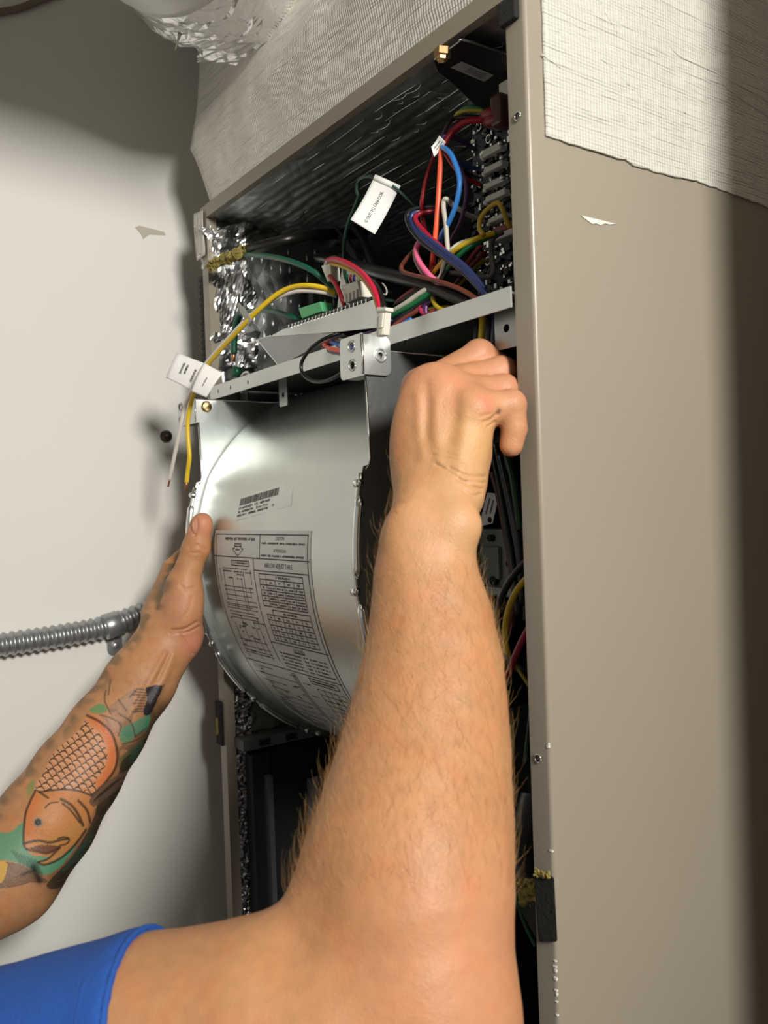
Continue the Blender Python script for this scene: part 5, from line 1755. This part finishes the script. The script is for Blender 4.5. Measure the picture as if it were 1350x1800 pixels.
# scale lattice: rows of arcs running with the body
ux, uy = .97, .12
a_ = (X * ux + Y * uy) / 62.0
b_ = (-X * .30 + Y * .98) / 36.0
row = np.floor(b_)
fr = b_ - row
sx = a_ + .5 * (row % 2)
fx = np.abs((sx - np.floor(sx)) - .5) * 2
edge = np.abs(fr - (.15 + .75 * fx ** 1.6))
clear = dist(smooth_line([(640, 330), (730, 420), (775, 550), (765, 660), (700, 770)])) > 42
paint(inb & clear & (edge < .17), '#2c231f', .88)
paint(inb & clear & (edge >= .17) & (fr > .45), '#d9b49a', .3)
for l, w in ((body[:7], 9), ([(270, 830), (420, 813), (540, 822), (640, 860)], 7), ([(240, 830), (205, 900), (172, 1000), (162, 1180), (185, 1225)], 8),
             ([(165, 1185), (260, 1165), (340, 1178), (420, 1160), (470, 1150)], 9), ([(185, 1225), (262, 1240), (330, 1250), (410, 1210)], 9), ([(262, 1312), (330, 1290), (410, 1215)], 7),
             ([(262, 1315), (310, 1330), (410, 1290), (510, 1200), (590, 1090)], 8), ([(420, 880), (490, 920), (540, 990), (570, 1060)], 10), ([(430, 910), (480, 950), (550, 1040)], 7),
             ([(540, 890), (600, 960), (620, 1040)], 9), ([(270, 830), (330, 870)], 8), ([(310, 940), (340, 910), (400, 900)], 5), ([(400, 1150), (440, 1140), (475, 1155), (460, 1185), (410, 1200)], 6)):
    stroke(l, '#2c211a', w, .85)
fill([(205, 1215), (290, 1195), (400, 1205), (330, 1250), (260, 1245)], '#5a3428', .85)
for r_, c_ in ((38, '#8a7f6e'), (27, '#1b1815'), (12, '#4d4740')):
    paint(np.clip((r_ - np.hypot(X - 262, Y - 1038)) / 6, 0, 1), c_, .9)
fill([(610, 890), (680, 800), (800, 720), (885, 680), (860, 760), (760, 850), (660, 925), (630, 925)], '#5e4a3c', .85)
for k in range(6): stroke([(640 + k * 6, 900 - k * 8), (840 - k * 14, 730 + k * 8)], '#33271f', 4, .6)
# ink over the back of the hand and outer edge, on the side away from the palm
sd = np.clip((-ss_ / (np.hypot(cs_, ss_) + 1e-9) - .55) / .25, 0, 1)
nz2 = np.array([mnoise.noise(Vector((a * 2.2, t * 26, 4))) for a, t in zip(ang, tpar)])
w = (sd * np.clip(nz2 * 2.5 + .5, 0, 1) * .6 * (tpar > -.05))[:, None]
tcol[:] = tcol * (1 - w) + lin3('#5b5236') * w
bk = np.exp(-(np.abs((prj[:, 0] - (306 - (prj[:, 1] - 985) * .42))) / 14) ** 2) * ((prj[:, 1] > 990) & (prj[:, 1] < 1072)) * np.clip(nz2 * 1.5 + .8, 0, 1)
w = (bk * .75)[:, None]
tcol[:] = tcol * (1 - w) + lin3('#4a4232') * w
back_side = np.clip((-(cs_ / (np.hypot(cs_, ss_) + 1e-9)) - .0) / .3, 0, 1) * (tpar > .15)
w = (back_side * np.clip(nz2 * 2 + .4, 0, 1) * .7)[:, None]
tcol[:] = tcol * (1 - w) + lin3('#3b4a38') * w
skin[sl] = tcol

sk = bpy.data.materials.new('skin')
sk.use_nodes = True
nt = sk.node_tree
b = nt.nodes['Principled BSDF']
at_ = nt.nodes.new('ShaderNodeAttribute'); at_.attribute_name = 'skin_tone'
nt.links.new(at_.outputs['Color'], b.inputs['Base Color'])
b.inputs['Roughness'].default_value = .5
b.inputs['Specular IOR Level'].default_value = .35
b.inputs['Subsurface Weight'].default_value = .12
b.inputs['Subsurface Radius'].default_value = (.010, .0035, .002)
b.inputs['Subsurface Scale'].default_value = .35
tc = nt.nodes.new('ShaderNodeTexCoord')
prev = None
for typ, sc_v, st_, di in (('v', 620, .22, .0006), ('n', 130, .25, .0012), ('n', 30, .2, .004)):
    if typ == 'v':
        n = nt.nodes.new('ShaderNodeTexVoronoi'); n.inputs['Scale'].default_value = sc_v; out_ = n.outputs['Distance']
    else:
        n = nt.nodes.new('ShaderNodeTexNoise'); n.inputs['Scale'].default_value = sc_v; n.inputs['Detail'].default_value = 4; out_ = n.outputs['Fac']
    nt.links.new(tc.outputs['Object'], n.inputs['Vector'])
    bp = nt.nodes.new('ShaderNodeBump'); bp.inputs['Strength'].default_value = st_; bp.inputs['Distance'].default_value = di
    nt.links.new(out_, bp.inputs['Height'])
    if prev: nt.links.new(prev.outputs['Normal'], bp.inputs['Normal'])
    prev = bp
nt.links.new(prev.outputs['Normal'], b.inputs['Normal'])

person = np_mesh('person', VB, FB, sk)
tag(person, 'person in a blue short-sleeved shirt with a tattooed left forearm, both hands on the blower', 'person')
ca = person.data.color_attributes.new('skin_tone', 'FLOAT_COLOR', 'POINT')
ca.data.foreach_set('color', np.concatenate([skin, np.ones((len(skin), 1))], 1).astype(np.float32).ravel())

# shirt
shirt_m = mat('blue_cotton', '#1c4fa0', .85, bump=.35, bscale=420, var=.08, vscale=60)
SF = Field(np.minimum(np.minimum(hip, chest), SH_L) - .32, np.maximum(np.maximum(chest, SH_R), upper[2][0]) + np.array([.14, .16, .16]), .0045)
gr = .0085
SF.ell(chest, (sh_ax, fwd, np.array([0, 0, 1.])), (.165 + gr, .10 + gr, .19 + gr), .04)
SF.seg(chest - np.array([0, 0, .1]), hip + np.array([0, 0, .02]), .13, .135, .05, flat=(fwd, .77))
SF.seg(SH_R, chest + np.array([0, 0, .08]), .062 + gr, .08 + gr, .04)
SF.seg(SH_L, chest + np.array([0, 0, .08]), .062 + gr, .08 + gr, .04)
SF.chain([(p, r + .0034) for p, r in upper[2:]], .004)
SF.chain([(p, r + .008) for p, r in lup[1:]], .02)
hem = A(252, 1730, .447)
hn = norm(upper[2][0] - upper[3][0]); hn = norm(hn + .06 * _U)
D0 = SF.D.copy()
axg = [SF.lo[i] + SF.h * np.arange(SF.n[i]) for i in range(3)]
G = np.meshgrid(*axg, indexing='ij')
dR = (G[0] - hem[0]) * hn[0] + (G[1] - hem[1]) * hn[1] + (G[2] - hem[2]) * hn[2]
nearR = (G[0] - upper[2][0][0]) ** 2 + (G[1] - upper[2][0][1]) ** 2 + (G[2] - upper[2][0][2]) ** 2 < .26 ** 2
SF.D = np.where(nearR, np.maximum(SF.D, dR), SF.D).astype(np.float32)
hl = (lup[1][0] + lup[2][0]) / 2; hnl = norm(lup[1][0] - lup[2][0])
dL = (G[0] - hl[0]) * hnl[0] + (G[1] - hl[1]) * hnl[1] + (G[2] - hl[2]) * hnl[2]
nearL = (G[0] - lup[1][0][0]) ** 2 + (G[1] - lup[1][0][1]) ** 2 + (G[2] - lup[1][0][2]) ** 2 < .22 ** 2
SF.D = np.where(nearL, np.maximum(SF.D, dL), SF.D).astype(np.float32)
SF.D = np.maximum(SF.D, (-(G[2] - (hip[2] + .0))).astype(np.float32))
nk = neck0 + np.array([0, 0, .03])
SF.D = np.maximum(SF.D, (.062 - np.sqrt((G[0] - nk[0]) ** 2 + (G[1] - nk[1]) ** 2 + ((G[2] - nk[2]) * .6) ** 2)).astype(np.float32))
VS, FS = SF.mesh()
VS = relax(VS, FS, 1)
wr = np.array([mnoise.noise(Vector((v[0] * 22, v[1] * 9, v[2] * 14))) for v in VS])
VS = VS + norm(np.array([.2, -.5, .8])) * (wr * .003)[:, None]
shirt = np_mesh('shirt', VS, FS, shirt_m)
shirt.parent = person
hem_o = MB()
hr_ = []
for t in np.linspace(0, 2 * math.pi, 40):
    e1_ = norm(np.cross(hn, (0, 0, 1))); e2_ = np.cross(hn, e1_)
    c_ = upper[3][0] + hn * ((hem - upper[3][0]) @ hn)
    hr_.append(c_ - hn * .001 + (e1_ * math.cos(t) + e2_ * math.sin(t)) * (upper[3][1] + .0028))
hem_o.tube([p_ - hn * .0005 for p_ in hr_], .0017, 8, smooth=1, caps=False)
hem_o.tube([p_ - hn * .015 for p_ in hr_], .0008, 6, smooth=1, caps=False)
k = hem_o.build('sleeve_hem', shirt_m, person, smooth=True)

# trousers, boots, hair (outside the picture)
TF = Field(hip - np.array([.6, .7, .52]), hip + np.array([.6, .5, .2]), .011)
TF.seg(hip + sh_ax * .06, hip - sh_ax * .06, .135, .135, .05, flat=(fwd, .8))
for s in (-1, 1):
    h, kn, an = leg(s)
    TF.seg(h, kn, .095, .068, .03); TF.seg(kn, an, .066, .05, .03)
TF.plane(np.array([0, 0, .002]), np.array([0, 0, -1.]))
TF.plane(hip + np.array([0, 0, .09]), np.array([0, 0, 1.]))
V_, F_ = TF.mesh()
o = np_mesh('trousers', relax(V_, F_, 2), F_, mat('dark_trousers', '#24262c', .85, bump=.2, bscale=200)); o.parent = person
for s in (-1, 1):
    h, kn, an = leg(s)
    BF = Field(an - .22, an + .14, .008)
    BF.seg(an, an - fwd * .10 - np.array([0, 0, .02]), .05, .042, .02)
    BF.seg(an - fwd * .06, an - fwd * .10 + np.array([0, 0, -.03]), .045, .032, .02)
    BF.plane(np.array([0, 0, .003]), np.array([0, 0, -1.]))
    V_, F_ = BF.mesh()
    o = np_mesh('boot', V_, F_, mat('boot_leather', '#3b2a1e', .6)); o.parent = person
HF = Field(head - .16, head + .17, .006)
HF.ell(head + np.array([0, 0, .03]) - fwd * .008, (sh_ax, fwd, np.array([0, 0, 1.])), (.079, .094, .103), .02)
HF.plane(head + fwd * .045 + np.array([0, 0, .03]), norm(fwd * .8 - np.array([0, 0, .6])))
V_, F_ = HF.mesh()
o = np_mesh('hair', V_, F_, mat('brown_hair', '#5a4330', .7, bump=.8, bscale=160)); o.parent = person

# fine golden hair on the forearms
def arm_hair(name, vids, axis_pts, count, lmin, lmax, seed, colr, rad, lift=1.0):
    r_ = np.random.default_rng(seed)
    me = person.data
    nrm = np.zeros(len(me.vertices) * 3, np.float32)
    me.vertices.foreach_get('normal', nrm)
    nrm = nrm.reshape(-1, 3)
    pick = r_.choice(vids, count, replace=len(vids) < count)
    K = 8
    P = np.zeros((count, K, 3), np.float32)
    ad = norm(axis_pts[1] - axis_pts[0])
    for i, v in enumerate(pick):
        p, n = VB[v].copy(), nrm[v]
        ln = r_.uniform(lmin, lmax)
        tang = np.cross(n, ad)
        d = norm(ad * r_.uniform(.3, 1.0) + tang * r_.normal(0, .45) + n * r_.uniform(.2, .8) * lift)
        cq, ph = r_.uniform(.1, .9), r_.uniform(0, 6)
        cu = norm(ad * .8 + tang * r_.normal(0, .5) - n * .5)
        for k in range(K):
            t = k / (K - 1)
            P[i, k] = p + d * ln * t + cu * ln * cq * t * t + tang * ln * .16 * math.sin(ph + 5 * t) * t + r_.normal(0, .0002, 3) * t
    hc = bpy.data.hair_curves.new(name)
    hc.add_curves([K] * count)
    hc.attributes['position'].data.foreach_set('vector', P.ravel()) if 'position' in hc.attributes else hc.points.foreach_set('position', P.ravel())
    ra = hc.attributes.get('radius') or hc.attributes.new('radius', 'FLOAT', 'POINT')
    ra.data.foreach_set('value', np.tile(np.linspace(rad, rad * .35, K), count).astype(np.float32))
    hm_ = mat(name, colr, .45)
    hc.materials.append(hm_)
    o = bpy.data.objects.new(name, hc)
    COL.objects.link(o)
    o.parent = person
    o['kind'] = 'stuff'
    return o


prR = proj(VB[:nR])
okv = np.where((prR[:, 1] > 800) & (prR[:, 1] < 1580) & ((prR[:, 0] < 720) | (prR[:, 1] > 940)) & (prR[:, 0] > 500))[0]
wgt = np.clip((prR[okv, 1] - 760) / 300, .1, 1)
okv = okv[rng.random(len(okv)) < wgt]
arm_hair('arm_hair', okv, (fore[-1][0], fore[0][0]), 1200, .006, .016, 5, '#c8a068', .000034)
arm_hair('arm_hair', okv, (fore[-1][0], fore[0][0]), 3000, .005, .011, 8, '#a87a48', .000045, .18)
okl = nR + np.where((tpar > .1) & (tpar < .95))[0]
arm_hair('arm_hair', okl, (lfa[-1][0], lfa[0][0]), 700, .005, .011, 6, '#8d6e48', .00004)
